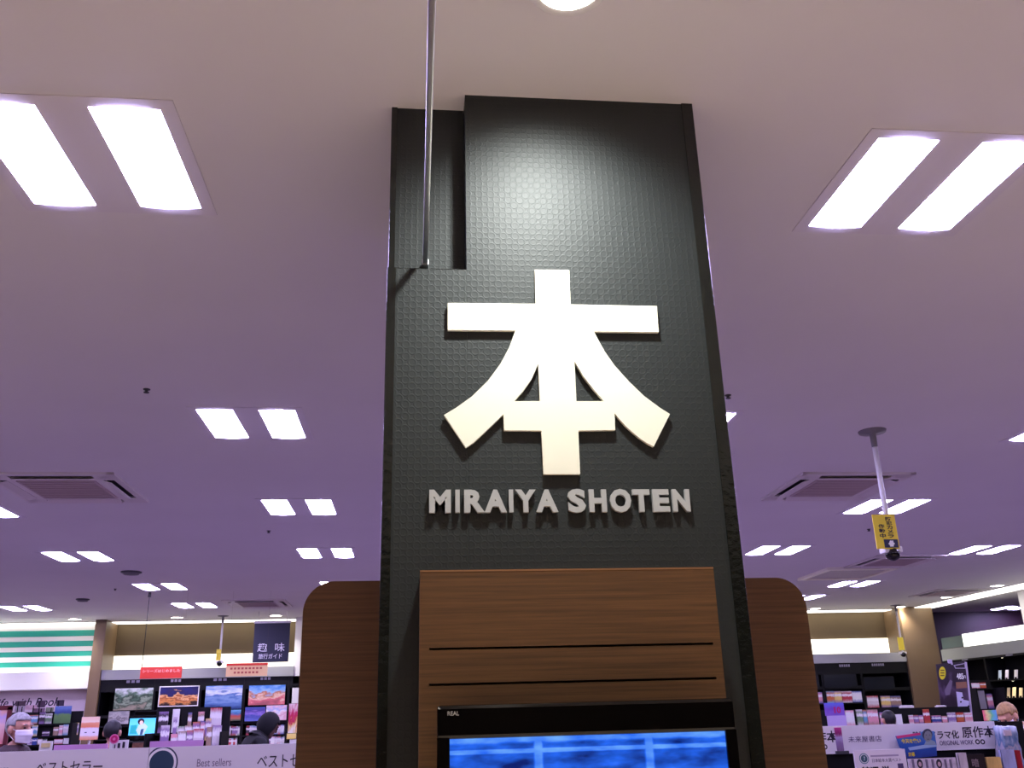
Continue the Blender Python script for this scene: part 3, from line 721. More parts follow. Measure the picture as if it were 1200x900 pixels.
# ================================================================== RIGHT-HAND BACK BOOKCASES
XR0 = ony(880, 790, YF).x; XR1 = 8.36
sr = [XR0, ony(966.8, 817, YF).x, ony(1013.4, 817, YF).x, XR1]
t = thing('grey_fascia', 'grey fascia board over the back bookcases by the brown pilaster', 'fascia', (7, YF, ZF0))
box('board', XR0, XR1-.001, YF-.02, YF+.02, ZF0+.01, ZF1+.01, M_GREY, t)
t = thing('lit_wall_band', 'lit wall band made to glow cream by the brown pilaster', 'light band', (7, YB, 2.3))
box('diffuser', XR0, XR1-.001, YB-.03, YB-.001, 2.31, 2.725, M_LITWALL, t)  # no lightbox: glow stands in for light on this stretch of wall
zc1 = ony(990, 823.5, YF).z; zc2 = ony(1035, 829, YF).z
rcase = []
for k, nm_ in enumerate(('half hidden behind the walnut wing', 'with four bright covers in a row', 'touching the brown pilaster')):
    rcase.append(bookcase('black wall bookcase '+nm_, sr[k]+.0005, sr[k+1]-.0005, YF, YB-.04, ZF0+.01-EPS, [zc1 if k < 2 else zc2, 1.3, .9, .5]))
illegible(rcase[1], 990, 780, 13, YF, 5); illegible(rcase[2], 1029, 779, 15, YF, 6)
M_GLASS = mat('dark_glass_panel', (34, 36, 40), .12)
for a, b, c, d, lb_ in ((949.5, 790, 959.5, 806, 'narrow dark glass display panel beside the walnut wing'), (965, 789.5, 1004, 806, 'wide dark glass display panel over the bright covers'), (1012, 793, 1048, 808, 'dim dark display panel near the brown pilaster')):
    x0, x1, z0, z1 = rect(a, b, c, d, YF)
    t = thing('glass_display', lb_, 'display', ((x0+x1)/2, YF, z0)); box('glass', x0+.01, x1-.01, YF-.012, YF-.004, z0+.01, z1-.01, M_GLASS, t)
    bm = bmesh.new()
    for q in ((x0, x1, z1-.012, z1), (x0, x1, z0, z0+.012), (x0, x0+.012, z0, z1), (x1-.012, x1, z0, z1)): bm_box(bm, q[0], q[1], YF-.014, YF-.002, q[2], q[3])
    from_bm('frame', bm, M_BLACK, t)
box('display_rail', sr[0]+.02, sr[1]-.02, YF-.001, YF+.03, ony(990, 806, YF).z-.02, ony(990, 806, YF).z+.03, M_BLACK, rcase[0])
box('display_rail', sr[1]+.02, sr[2]-.02, YF-.001, YF+.03, ony(990, 806, YF).z-.02, ony(990, 806, YF).z+.03, M_BLACK, rcase[1])
box('display_rail', sr[2]+.02, sr[3]-.02, YF-.001, YF+.03, ony(1030, 808, YF).z-.02, ony(1030, 808, YF).z+.03, M_BLACK, rcase[2])
def front_row(specs, Y, py, where, group, zbase=None, lean=0, th=.018):
    for k, (a, b, ptop, i) in enumerate(specs):
        x0, x1, z0, z1 = rect(a, ptop, b, py, Y)
        if zbase is not None: z0 = zbase
        book_front((x0, x1, z0, z1), Y, i, k, where, group, lean=lean, th=th)
front_row([(953, 963.4, 811, 5)], YF+.05, 823.5, 'on the shelf edge by the walnut wing', 'books under the dark glass', zc1)
front_row([(968.6, 977, 810, 9), (977.3, 986, 810, 3), (986.3, 998, 810, 1), (998.4, 1009.6, 810, 8)], YF+.05, 823.5, 'in the row of four under the dark glass', 'books under the dark glass', zc1)
front_row([(1015.5, 1029, 815.5, 0), (1032, 1043, 815.5, 3), (1043.3, 1055.5, 815.5, 11)], YF+.05, 828.5, 'near the brown pilaster', 'books near the brown pilaster', zc2)

# ================================================================== SIDE BOOKCASE RUN
XS = 8.98
t = thing('grey_fascia', 'grey green fascia along the side bookcase run under the bright lightbox', 'fascia', (XS, 12.5, 2.28))
box('board', XS, XS+.03, 9.5, 15.5, 2.285, 2.47, mat('grey_green_fascia', (140, 144, 138), .45), t)
t = thing('sign_lightbox', 'long bright white lightbox on top of the side bookcase run', 'lightbox', (XS+.06, 12, 2.47))
ye = onx(1129, 750, XS+.04).y
box('diffuser', XS+.03, XS+.14, 9.5, ye, 2.47, 2.675, mat('white_lightbox_glow', (255, 255, 246), .5, 0, 1.6), t)
box('housing', XS+.14, XS+.17, 9.5, ye, 2.47, 2.675, M_WHITE, t)
t = thing('glass_end_panel', 'grey green glass panel at the dark end of the lightbox', 'panel', (XS+.06, 15.2, 2.47))
box('glass', XS+.04, XS+.06, ye+.002, 15.5, 2.47, 2.66, mat('grey_green_glass', (96, 112, 108), .25), t)
box('bottom_rail', XS+.03, XS+.07, ye+.002, 15.5, 2.465, 2.485, M_DGREY, t)
zs = [onx(1180, 796, XS+.05).z, onx(1180, 818, XS+.05).z]
side_lab = ('next to the brown pilaster', 'with lit pale cards', 'further along past the lit cards', 'furthest along the side run', )
ys = [15.5, 14.3, 13.1, 11.9, 10.7]
for k in range(4):
    t = thing('bookcase', 'black side bookcase '+side_lab[k], 'bookcase', (XS, (ys[k]+ys[k+1])/2, 0))
    y1, y0 = ys[k], ys[k+1]
    box('back_panel', XS+.33, XS+.35, y0, y1, 0, 2.285, M_BLACK, t)
    box('side_panel', XS, XS+.33, y0, y0+.02, 0, 2.285, M_BLACK, t); box('side_panel', XS, XS+.33, y1-.02, y1, 0, 2.285, M_BLACK, t)
    box('top_panel', XS, XS+.33, y0+.02, y1-.02, 2.255, 2.285, M_BLACK, t)
    for z in zs+[1.35, .95, .5]: box('shelf', XS+.005, XS+.33, y0+.02, y1-.02, z-.02, z, M_BLACK, t)
    if k in (0, 1):
        box('header_print', XS-.002, XS+.01, y0+.45, y0+.62, 2.262, 2.277, mat('faint_print', (150, 146, 158)), t)
def leaning_card(px0, py0, px1, py1, X, col, label, group, name='greeting_card'):
    a = onx((px0+px1)/2-(px1-px0)/2, (py0+py1)/2, X); b = onx(px1, (py0+py1)/2, X); z0 = onx((px0+px1)/2, py1, X).z; z1 = onx((px0+px1)/2, py0, X).z
    zb_ = min(zs, key=lambda q: abs(q-z0)); ym = (a.y+b.y)/2; hw = abs(a.y-b.y)/2
    t = thing(name, label, 'card', (X, ym, zb_), group)
    M = Matrix.Translation((X, 0, zb_)) @ Matrix.Rotation(RAD(14), 4, 'Y') @ Matrix.Translation((-X, 0, -zb_))
    zb_ += .004; hw *= .62; box('card', X, X+.006, ym-hw, ym+hw, zb_, z1, mat('card_%d_%d_%d' % col, col, .5), t, 0, M)
    box('easel', X-.002, X+.03, ym-hw*.5, ym+hw*.5, zb_-.0034, zb_+.02, M_BLACK, t)
for q in ((1167.5, 785, 1173, 795.5, (215, 235, 240)), (1175.5, 784.5, 1181.5, 795.3, (240, 232, 238)), (1186, 784.5, 1192.5, 795, (246, 244, 226))):
    leaning_card(*q[:4], XS+.06, q[4], 'pale lit card leaning on the upper side shelf', 'pale cards on the upper side shelf')
for q in ((1168.5, 805.5, 1175, 816.5), (1177.5, 805.5, 1183, 816.5), (1183.5, 805, 1190, 816), (1191.5, 805.5, 1198, 816.2)):
    leaning_card(*q, XS+.06, (248, 226, 160), 'yellow lit card leaning on the lower side shelf', 'yellow cards on the lower side shelf')
# shelf strip lamp that lights the cards
def puck(label, y, z):
    t = thing('shelf_lamp', label, 'shelf lamp', (XS+.05, y, z))
    tube('housing', (XS+.05, y, z-.012), (XS+.05, y, z-EPS), .02, M_DGREY, t, 14)
    tube('lens', (XS+.05, y, z-.0135), (XS+.05, y, z-.0115), .013, mat('shelf_lamp_glow', (255, 244, 214), .5, 0, 6), t, 14)
    l_ = bpy.data.lights.new('shelf_spot', 'SPOT'); l_.energy = 2.2; l_.color = (1, .93, .78); l_.spot_size = RAD(120); l_.spot_blend = .6; l_.shadow_soft_size = .02
    o_ = bpy.data.objects.new('shelf_spot', l_); COL.objects.link(o_); o_.parent = t; o_.location = (-.02, 0, -.02)
    o_.rotation_euler = Vector((.1, 0, -1)).to_track_quat('-Z', 'Y').to_euler()
puck('small round lamp under the top of the side bookcase', 13.9, 2.255); puck('small round lamp above the yellow lit cards', 13.75, zs[0]-.02)
# white post and neighbouring unit at the picture's right
p0 = onx(1196.5, 716, XS+.3)
struct(box('trim_4', p0.x, p0.x+.16, p0.y-.32, p0.y, 2.285, H, M_WHITE, None, .004))

# ================================================================== GONDOLAS AND FLOOR DISPLAYS
def gondola(label, x0, x1, yb, ztop, ledges, depth=.32, m=M_BLACK, ends=True):
    """island shelf seen from its front: back board, plinth, ledges"""
    t = thing('display_gondola', label, 'display shelf', ((x0+x1)/2, yb-depth/2, 0))
    box('back_board', x0, x1, yb, yb+.03, 0, ztop, m, t)
    box('plinth', x0, x1, yb-depth, yb, 0, .12, m, t)
    for z, d in ledges: box('ledge', x0+.02, x1-.02, yb-d, yb, z-.02, z, m, t)
    if ends:
        zt_ = max(z for z, d in ledges)
        for xa in (x0, x1-.02): box('end_panel', xa, xa+.02, yb-depth*.9, yb, .12, zt_, m, t)
    return t

# --- bestseller gondola, left foreground
YBS = 4.3
z_top = ony(170, 876.2, YBS).z
bx0 = ony(-45, 880, YBS).x; bx1 = ony(175.2, 880, YBS).x; bx2 = bx1+.9
gl = gondola('black gondola under the lilac bestseller header boards', bx0, bx2, YBS+.02, z_top-.005, [(1.15, .25), (.8, .3), (.45, .3)])
M_BOARD = mat('bestseller_board', (222, 216, 224), .5)
def bestseller(label, x0, x1, logo):
    t = thing('header_board', label, 'header board', ((x0+x1)/2, YBS, z_top-.115), None)
    bd = box('board', x0, x1-.002, YBS, YBS+.019, z_top-.112, z_top, M_BOARD, t)
    off = x0-bx1
    a = rect(231, 889, 271, 898, YBS); text('Best sellers', M_INKG, bd, a[0]+off, a[1]+off, a[2], a[3], YBS, bold=.002, depth=.001)
    a = rect(301.5, 884, 376, 898.5, YBS); text('ベストセラー', M_INK, bd, a[0]+off, a[1]+off, a[2], a[3], YBS, bold=.004, depth=.001)
    if logo:
        c = (x0+.003+.052, z_top-.063)
        for r_, y_, mm, nm_ in ((.066, .0008, mat('logo_dark', (46, 50, 84), .5), 'logo_ring'), (.060, .0016, M_PAPER, 'logo_ring'), (.050, .0024, mat('logo_teal', (28, 58, 86), .5), 'logo_disc')):
            pts = [(max(x0+.001, c[0]+r_*cos(2*pi*k/48)), min(z_top-.001, max(z_top-.111, c[1]+r_*sin(2*pi*k/48)))) for k in range(48)]
            outline(nm_, [pts], YBS, y_, mm, bd)
bestseller('lilac bestseller header board without the round teal logo', bx1-.9, bx1, False)
bestseller('lilac bestseller header board with a round teal logo', bx1, bx2, True)
# lilac header strips on the gondola behind
YK = 5.6
def strip(label, a, b, c, d, m, Y=YK):
    x0, x1, z0, z1 = rect(a, b, c, d, Y)
    t = thing('header_strip', label, 'header strip', ((x0+x1)/2, Y, z0)); box('board', x0, x1, Y, Y+.012, z0-.06, z1, m, t)
    box('foot', x0+.02, x1-.02, Y-.01, Y+.03, z0-.07, z0-.055, M_BLACK, t)
    return z0-.07
zk = strip('magenta lilac header strip behind the bestseller board without logo', 63, 872.5, 125.5, 880, M_LILAC)
zk2 = strip('magenta lilac header strip behind the bestseller board with logo', 175.5, 868, 238, 875.5, M_LILAC)
xk0, xk1 = ony(-30, 880, YK).x, ony(345, 880, YK).x
gondola('black gondola behind the bestseller boards holding the lilac strips', xk0, xk1, YK+.2, min(zk, zk2)-.002, [(min(zk, zk2)-.0005, .45), (1.0, .4), (.6, .4)], .45)
zk = min(zk, zk2)
for nm_ in ('header_strip', 'header_strip.001'):
    o = bpy.data.objects[nm_]; 
    for c in o.children:
        if c.name.startswith('foot'):
            dz = rootloc(o).z; lo = min(v.co.z for v in c.data.vertices)+dz
            for v in c.data.vertices:
                if v.co.z+dz < lo+.001: v.co.z = zk-dz
x0, x1, z0, z1 = rect(46, 868.5, 61, 880.5, YK-.1)
t = thing('price_card', 'small white card with a yellow square behind the bestseller board', 'card', ((x0+x1)/2, YK-.1, zk))
box('card', x0, x1, YK-.1, YK-.092, zk, z1, M_PAPER, t); box('yellow_square', x0+(x1-x0)*.15, x1-(x1-x0)*.15, YK-.102, YK-.099, z0+.02, z1-.01, mat('pale_yellow_print', (225, 205, 150), .5), t)
# round pink price tag on a stick with a white arrow card
x0, x1, z0, z1 = rect(129, 861, 139, 871, YK-.05); xc, zc = (x0+x1)/2, (z0+z1)/2
t = thing('round_tag', 'round pink tag on a stick above a white card', 'price tag', (xc, YK-.05, zk))
for r_, d_, mm, nm_ in (((x1-x0)*.55, .002, mat('tag_pink_light', (235, 120, 180), .5), 'rim'), ((x1-x0)*.42, .0035, mat('tag_pink', (205, 20, 110), .5), 'disc'), ((x1-x0)*.16, .005, mat('tag_pink_light', (235, 120, 180)), 'mark')):
    outline(nm_, [[(xc+r_*cos(2*pi*k/32), zc+r_*sin(2*pi*k/32)) for k in range(32)]], YK-.05, d_, mm, t)
tube('stick', (xc, YK-.047, zk), (xc, YK-.047, zc), .003, M_STEEL, t, 6)
x0, x1, z0, z1 = rect(128, 869.5, 150, 879, YK-.02)
t = thing('arrow_card', 'white card with dark strokes under the round pink tag', 'card', (xc, YK-.02, zk))
M = Matrix.Translation((x0, 0, z0)) @ Matrix.Rotation(RAD(12), 4, 'Y') @ Matrix.Translation((-x0, 0, -z0))
box('card', x0, x1, YK-.02, YK-.012, zk, z1+.01, M_PAPER, t)
for k in range(3): box('stroke', x0+(x1-x0)*(.2+.25*k), x0+(x1-x0)*(.33+.25*k), YK-.022, YK-.019, z0+.01, z1-.012+.006*k, M_INK, t)

# --- books rack at the left (in front of the lettered panel)
YM = 12.0
def prow(lst, Y, zbase, where, group, th=.02):
    for k, (a, b, c, d, i) in enumerate(lst):
        x0, x1, z0, z1 = rect(a, c, b, d, Y); book_front((x0, x1, z0 if zbase is None else zbase, z1), Y, i, k, where, group, th=th)
zl1 = ony(60, 832, YM).z; zl2 = ony(60, 848, YM).z; zl3 = ony(60, 862, YM).z; zl4 = ony(60, 872, YM).z
gx0, gx1 = ony(2, 850, YM).x, ony(95, 850, YM).x
zgt = ony(60, 834, YM).z
gondola('black book rack in front of the lettered panel', gx0, gx1, YM, zgt, [(zl2, .06), (zl3, .14), (zl4, .22), (1.0, .3), (.6, .3)])
prow([(46.5, 53, 835, 848, 6), (53.5, 61, 836, 848, 4), (35, 44.5, 848*0+838, 848, 10)], YM-.012, zl2, 'on the top ledge of the rack before the lettered panel', 'books on the rack before the lettered panel')
prow([(50, 58, 857, 862, 6), (63, 69, 852, 862, 11), (69.5, 74, 850, 862, 5), (74.5, 80, 849, 862, 0), (37, 44, 850, 862, 10), (89, 92, 847, 862, 7)], YM-.10, zl3, 'on the middle ledge of the rack before the lettered panel', 'books on the rack before the lettered panel')
prow([(33, 38, 866, 872, 7), (38.5, 44, 865, 872, 2), (44.5, 50, 866, 872, 8), (50.5, 55, 866, 872, 6), (64, 74, 866, 872, 0), (75, 84, 865, 872, 8)], YM-.19, zl4, 'on the lowest ledge of the rack before the lettered panel', 'books on the rack before the lettered panel')
# cards clipped along the top of that rack
for k, (a, b, c, d, col_, lb_) in enumerate(((17.5, 29, 827.5, 834.5, (170, 160, 166), 'small pale grey top card on the book rack'), (18, 30, 821.5, 827.2, (74, 50, 60), 'small dark maroon top card on the book rack'), (29.5, 43, 826.3, 831.5, (206, 170, 176), 'pinkish top card on the book rack'),
        (44, 53, 821, 829, (70, 44, 66), 'dark plum top card on the book rack'), (38, 52.5, 830, 834.5, (120, 90, 110), 'mauve top card on the book rack'), (53.5, 62.5, 829, 834.5, (130, 140, 110), 'olive top card on the book rack'), (63.5, 83, 827.5, 848, (90, 110, 170), 'blue and green poster card on the book rack'), (66, 75, 820.5, 827.3, (54, 40, 60), 'blackish top card by the blue poster card'))):
    Yk = YM-.0002 if k != 6 else YM-.045
    x0, x1, z0, z1 = rect(a, c, b, d, Yk)
    t = thing('top_card', lb_, 'card', ((x0+x1)/2, Yk, z0))
    if k == 6:
        box('card', x0, x1, Yk, Yk+.006, zl2+EPS, z1, picture('blue_green_card', [(0, (90, 130, 80)), (.45, (110, 150, 90)), (.6, (60, 80, 150)), (1, (110, 140, 200))], .15, 3), t)
    else:
        box('card', x0, x1, Yk, Yk+.006, max(z0, zgt+EPS), z1, noisy('card_%d_%d_%d' % col_, col_, .5, 20, .3), t)
    if k == 6: box('foot', x0+.01, x1-.01, Yk+.006, Yk+.03, zl2+EPS, zl2+.012, M_BLACK, t); continue
    xp = x0+(x1-x0)*(.3 if z0 > zgt+.03 else .72)
    box('clip_post', xp-.005, xp+.005, YM-.0046, YM-EPS, zgt-.05, z1-.004, M_BLACK, t)
# red framed poster at the far left
x0, x1, z0, z1 = rect(-14, 828.5, 9.5, 872, 8.6)
t = thing('framed_poster', 'pink poster in a dark red frame standing beside the grey-haired person', 'poster', ((x0+x1)/2, 8.6, 0))
box('print', x0, x1-.02, 8.6, 8.61, z0, z1-.02, picture('pink_poster_print', [(0, (210, 130, 130)), (.5, (230, 190, 190)), (.8, (190, 170, 215)), (1, (225, 170, 160))], .2, 3), t)
bm = bmesh.new(); bm_box(bm, x0-.02, x1+.01, 8.595, 8.62, z1-.025, z1+.01); bm_box(bm, x1-.022, x1+.01, 8.595, 8.62, z0-.02, z1); bm_box(bm, x0-.03, x0, 8.595, 8.62, z0-.02, z1); bm_box(bm, x0, x1, 8.595, 8.62, z0-.03, z0)
from_bm('frame', bm, mat('dark_red_frame', (96, 34, 44), .4), t)
tube('stand_pole', ((x0+x1)/2, 8.63, 0), ((x0+x1)/2, 8.63, z1-.1), .015, M_STEEL, t)
lathe('stand_base', [(.16, 0), (.16, .012), (.02, .02)], M_STEEL, t, 24, ((x0+x1)/2, 8.63, 0))
# orange notice card
x0, x1, z0, z1 = rect(94.5, 840, 115.5, 867, 10.5)
t = thing('notice_board', 'orange and white notice board in front of the brown pilaster', 'notice', ((x0+x1)/2, 10.5, 0))
box('board', x0, x1, 10.5, 10.515, z0, z1, picture('orange_notice', [(0, (235, 150, 110)), (.14, (240, 190, 160)), (.2, (240, 232, 240)), (.48, (238, 230, 240)), (.55, (232, 140, 100)), (.72, (236, 160, 120)), (.78, (250, 225, 200)), (1, (250, 210, 180))], .03, 3), t)
for u in (.25, .7): box('print_mark', x0+(x1-x0)*u, x0+(x1-x0)*(u+.12), 10.497, 10.501, z0+(z1-z0)*.3, z0+(z1-z0)*.34, M_INK, t)
tube('stand_pole', ((x0+x1)/2, 10.53, 0), ((x0+x1)/2, 10.53, z1-.05), .012, M_STEEL, t)
lathe('stand_base', [(.15, 0), (.15, .012), (.02, .02)], M_STEEL, t, 24, ((x0+x1)/2, 10.53, 0))

# --- monitor gondola
YV = 11.4
x0, x1, z0, z1 = rect(149.5, 839, 188.5, 867, YV)
zg = ony(170, 868.5, YV).z
gondola('black display island under the small monitor', ony(137, 870, YV).x, ony(196, 870, YV).x, YV+.3, zg, [(zg, .5), (1.0, .45), (.6, .45)], .5)
t = thing('monitor', 'small black monitor showing a dark-haired figure on sky blue', 'monitor', ((x0+x1)/2, YV, zg))
box('housing', x0, x1, YV, YV+.04, z0, z1, M_BLACKB, t, .004)
sx_ = rect(151.5, 841.5, 186.5, 861.5, YV)
scr = box('screen', sx_[0], sx_[1], YV-.003, YV+.001, sx_[2], sx_[3], picture('sky_blue_screen', [(0, (90, 195, 235)), (.5, (110, 215, 240)), (1, (80, 185, 230))], .1, 2, emit=.9), t)
u = lambda f: sx_[0]+(sx_[1]-sx_[0])*f
v_ = lambda f: sx_[2]+(sx_[3]-sx_[2])*f
def em_mat(nm_, c): return mat(nm_, c, .5, 0, .8)
outline('picture_cushion', [[(u(.03), v_(.1)), (u(.28), v_(.08)), (u(.26), v_(.62)), (u(.05), v_(.6))]], YV-.003, .001, em_mat('scr_teal', (40, 165, 175)), scr)
outline('picture_body', [[(u(.24), v_(.3)), (u(.32), v_(.62)), (u(.5), v_(.7)), (u(.62), v_(.5)), (u(.55), v_(.2)), (u(.5), v_(.02)), (u(.34), v_(.02))]], YV-.003, .0016, em_mat('scr_pale', (190, 215, 235)), scr)
outline('picture_hair', [[(u(.38+.11*cos(k*pi/10)), v_(.8+.18*sin(k*pi/10))) for k in range(20)]], YV-.003, .002, em_mat('scr_hair', (30, 25, 45)), scr)
outline('picture_face', [[(u(.395+.06*cos(k*pi/8)), v_(.74+.12*sin(k*pi/8))) for k in range(16)]], YV-.003, .0026, em_mat('scr_face', (235, 200, 195)), scr)
outline('picture_arm', [[(u(.4), v_(.35)), (u(.5), v_(.38)), (u(.47), v_(.02)), (u(.38), v_(.02))]], YV-.003, .0026, em_mat('scr_dark', (60, 80, 120)), scr)
tube('neck', ((x0+x1)/2, YV+.03, zg), ((x0+x1)/2, YV+.03, z0+.02), .02, M_BLACKB, t)
box('foot', (x0+x1)/2-.1, (x0+x1)/2+.1, YV-.04, YV+.1, zg, zg+.01, M_BLACKB, t, .003)
# flat box on top of the monitor seen as a dark block
x0b, x1b, z0b, z1b = rect(157.5, 833, 186, 839, YV)
t = thing('media_player', 'black media box standing on the small monitor', 'media box', ((x0b+x1b)/2, YV+.02, z1))
box('case', x0b, x1b, YV+.002, YV+.038, z1-.0005, z1b, M_BLACK, t, .003); box('front_face', x0b+.01, x1b-.01, YV-.001, YV+.003, z1+.01, z1b-.01, M_BLACKB, t)
x0b, x1b, z0b, z1b = rect(155, 868.5, 175, 877.5, YV-.22)
t = thing('price_strip', 'brown printed strip on the front of the monitor island', 'strip', ((x0b+x1b)/2, YV-.22, z0b))
box('strip', x0b, x1b, YV-.215, YV-.2, z0b, zg-.003, noisy('brown_print', (120, 74, 56), .5, 30, .4), t); box('rail', x0b, x1b, YV-.217, YV-.2, zg-.012, zg-.004, M_DGREY, t)

# --- magazine rack right of the monitor
YR = 10.6
zr0 = ony(225, 846, YR).z
zr1, zr2, zr3 = ony(225, 858, YR).z, ony(225, 868, YR).z, ony(225, 878, YR).z
ry0, ry1 = ony(181, 860, YR).x, ony(268, 860, YR).x
gondola('black magazine rack before the blue sea poster', ry0, ry1, YR, ony(225, 829, YR).z, [(zr1, .1), (zr2, .22), (zr3, .34), (.9, .4), (.5, .4)], .42)
prow([(186, 197, 834, 858, 6), (202, 210, 831, 858, 8), (220, 224.5, 835, 858, 11), (232, 239, 834, 858, 11), (246, 259.5, 829.5, 858, 0)], YR-.015, zr1, 'upright on the top ledge of the magazine rack', 'books on the magazine rack')
prow([(203, 207, 840, 868, 7), (208, 216, 851, 868, 0), (216.5, 225, 850, 868, 8), (225.5, 234, 846, 868, 7), (234.5, 240, 845, 868, 5), (240.5, 247, 842, 868, 7)], YR-.14, zr2, 'on the middle ledge of the magazine rack', 'books on the magazine rack')
prow([(188, 198, 850, 878, 7), (200, 208, 860, 878, 5), (208.5, 218, 857, 878, 8), (218.5, 226, 856, 878, 7), (226.5, 238, 854, 878, 0), (242, 248, 852, 878, 11), (248.5, 259, 850, 878, 0)], YR-.27, zr3, 'on the lowest ledge of the magazine rack', 'books on the magazine rack')

# ================================================================== RIGHT FOREGROUND DISPLAY
YO = 5.2
zo1 = ony(1070, 848, YO).z; zo0 = ony(1070, 880.5, YO).z
ox1 = ony(1168.5, 862, YO).x; oxm = ony(984.5, 865, YO).x; ox0 = oxm-(ox1-oxm)
def original_sign(label, x0, x1):
    t = thing('header_board', label, 'header board', ((x0+x1)/2, YO, zo0))
    bd = box('board', x0, x1-.002, YO, YO+.018, zo0, zo1, mat('pale_lavender_board', (236, 230, 236), .5), t)
    off = x0-oxm
    def tx(s_, a, b, c, d, m, bold): 
        r = rect(a, b, c, d, YO); text(s_, m, bd, r[0]+off, r[1]+off, r[2], r[3], YO, bold=bold, depth=.001)
    tx('未来屋書店', 994, 862.5, 1033, 869.5, mat('violet_ink', (84, 66, 110), .6), .0)
    tx('映画', 1070, 857, 1084, 865, M_INK, .02)
    tx('・', 1086, 860, 1089, 864, M_INK, .01)
    tx('ドラマ化', 1091, 856, 1123.5, 866, M_INK, .02)
    tx('原作本', 1127, 851, 1165, 864.5, M_INK, .014)
    tx('ORIGINAL WORK', 1101, 867.5, 1141, 873, mat('violet_ink', (84, 66, 110)), .008)
    for cx_ in (1145.5, 1151.5):
        p_ = ony(cx_, 869.3, YO); r_ = .0135
        ring = [[(p_.x+off+r_*cos(2*pi*k/24), p_.z+r_*sin(2*pi*k/24)) for k in range(24)], [(p_.x+off+r_*.55*cos(2*pi*k/24), p_.z+r_*.55*sin(2*pi*k/24)) for k in range(24)]]
        outline('ring_mark', ring, YO, .0012, M_INK, bd)
    return t
original_sign('lavender original work header board with the blue portrait card in front', oxm, ox1)
original_sign('lavender original work header board half hidden by the walnut wing', ox0, oxm)
gr = gondola('black gondola under the lavender original work boards', ox0, ox1+.18, YO+.02, zo1-.004, [(ony(1100, 905, YO).z-.02, .38), (.85, .4), (.5, .4)], .42)
r = rect(980, 852.5, 988, 881, YO-.01)
t = thing('divider_card', 'narrow magenta and mauve card between the lavender boards', 'card', ((r[0]+r[1])/2, YO-.01, r[2]))
M = Matrix.Translation(((r[0]+r[1])/2, 0, r[2])) @ Matrix.Rotation(RAD(-3), 4, 'Y') @ Matrix.Translation((-(r[0]+r[1])/2, 0, -r[2]))
box('card', r[0], r[1], YO-.006, YO-.001, r[2], r[3], picture('magenta_mauve', [(0, (120, 90, 120)), (.35, (150, 120, 170)), (.6, (190, 170, 215)), (.75, (150, 30, 110)), (1, (205, 70, 150))], .1, 4), t)
box('holder', r[0]-.01, r[1]+.02, YO-.02, YO+.001, r[2]-.012, r[2]+.004, M_DGREY, t)
# things on the front ledge of this gondola
zle = ony(1100, 905, YO).z-.02
YJ = YO-.22
def standup(name, label, cat, a, b, c, d, m, Y=YJ, th=.01):
    x0, x1, z0, z1 = rect(a, b, c, d, Y); t = thing(name, label, cat, ((x0+x1)/2, Y, zle))
    o = box('card', x0, x1, Y, Y+th, zle+EPS, z1, m, t); box('foot', x0+.01, x1-.01, Y+th, Y+th+.05, zle+EPS, zle+.012, M_BLACK, t)
    return t, o, (x0, x1, z0, z1)
M_AWARD = mat('award_card', (238, 228, 236), .5)
t, o, r = standup('award_card', 'white award card with a round teal seal below the lavender board', 'card', 1001.5, 878.5, 1062, 900, M_AWARD, YJ-.05)
Ya = YJ-.05
p_ = ony(1012.5, 889, Ya)
for r_, d_, mm in ((.026, .001, mat('seal_teal', (96, 140, 150), .5)), (.0215, .0016, M_PAPER), (.018, .0022, mat('seal_dark', (60, 96, 112), .5))):
    outline('seal_ring', [[(p_.x+r_*cos(2*pi*k/32), p_.z+r_*sin(2*pi*k/32)) for k in range(32)]], Ya, d_, mm, o)
outline('seal_mark', [[(p_.x+.006*a, p_.z+.010*b) for a, b in ((-.6, 1), (.7, 1), (.9, .3), (.2, -.1), (.5, -.5), (-.2, -1), (-.5, -.4), (.1, 0))]], Ya, .003, mat('seal_pale', (190, 205, 214), .5), o)
q = rect(1022, 888.5, 1056, 893, Ya); text('日本絵本大賞ベスト', M_INKG, o, q[0], q[1], q[2], q[3], Ya, bold=.002, depth=.001)
q = rect(1020, 884.5, 1053, 886.5, Ya); box('fine_print', q[0], q[1], Ya-.001, Ya+.001, q[2], q[3], mat('fine_print_grey', (176, 160, 186), .6), o)
q = rect(1010, 898, 1043, 908, Ya); text('特選 単', M_INK, o, q[0], q[1], max(q[2], zle+.005), q[3], Ya, bold=.03, depth=.001)
q = rect(1052.5, 894.5, 1059, 906, Ya); box('picture_mark', q[0], q[1], Ya-.0015, Ya+.001, q[2], q[3], mat('violet_ink', (84, 66, 110)), o)
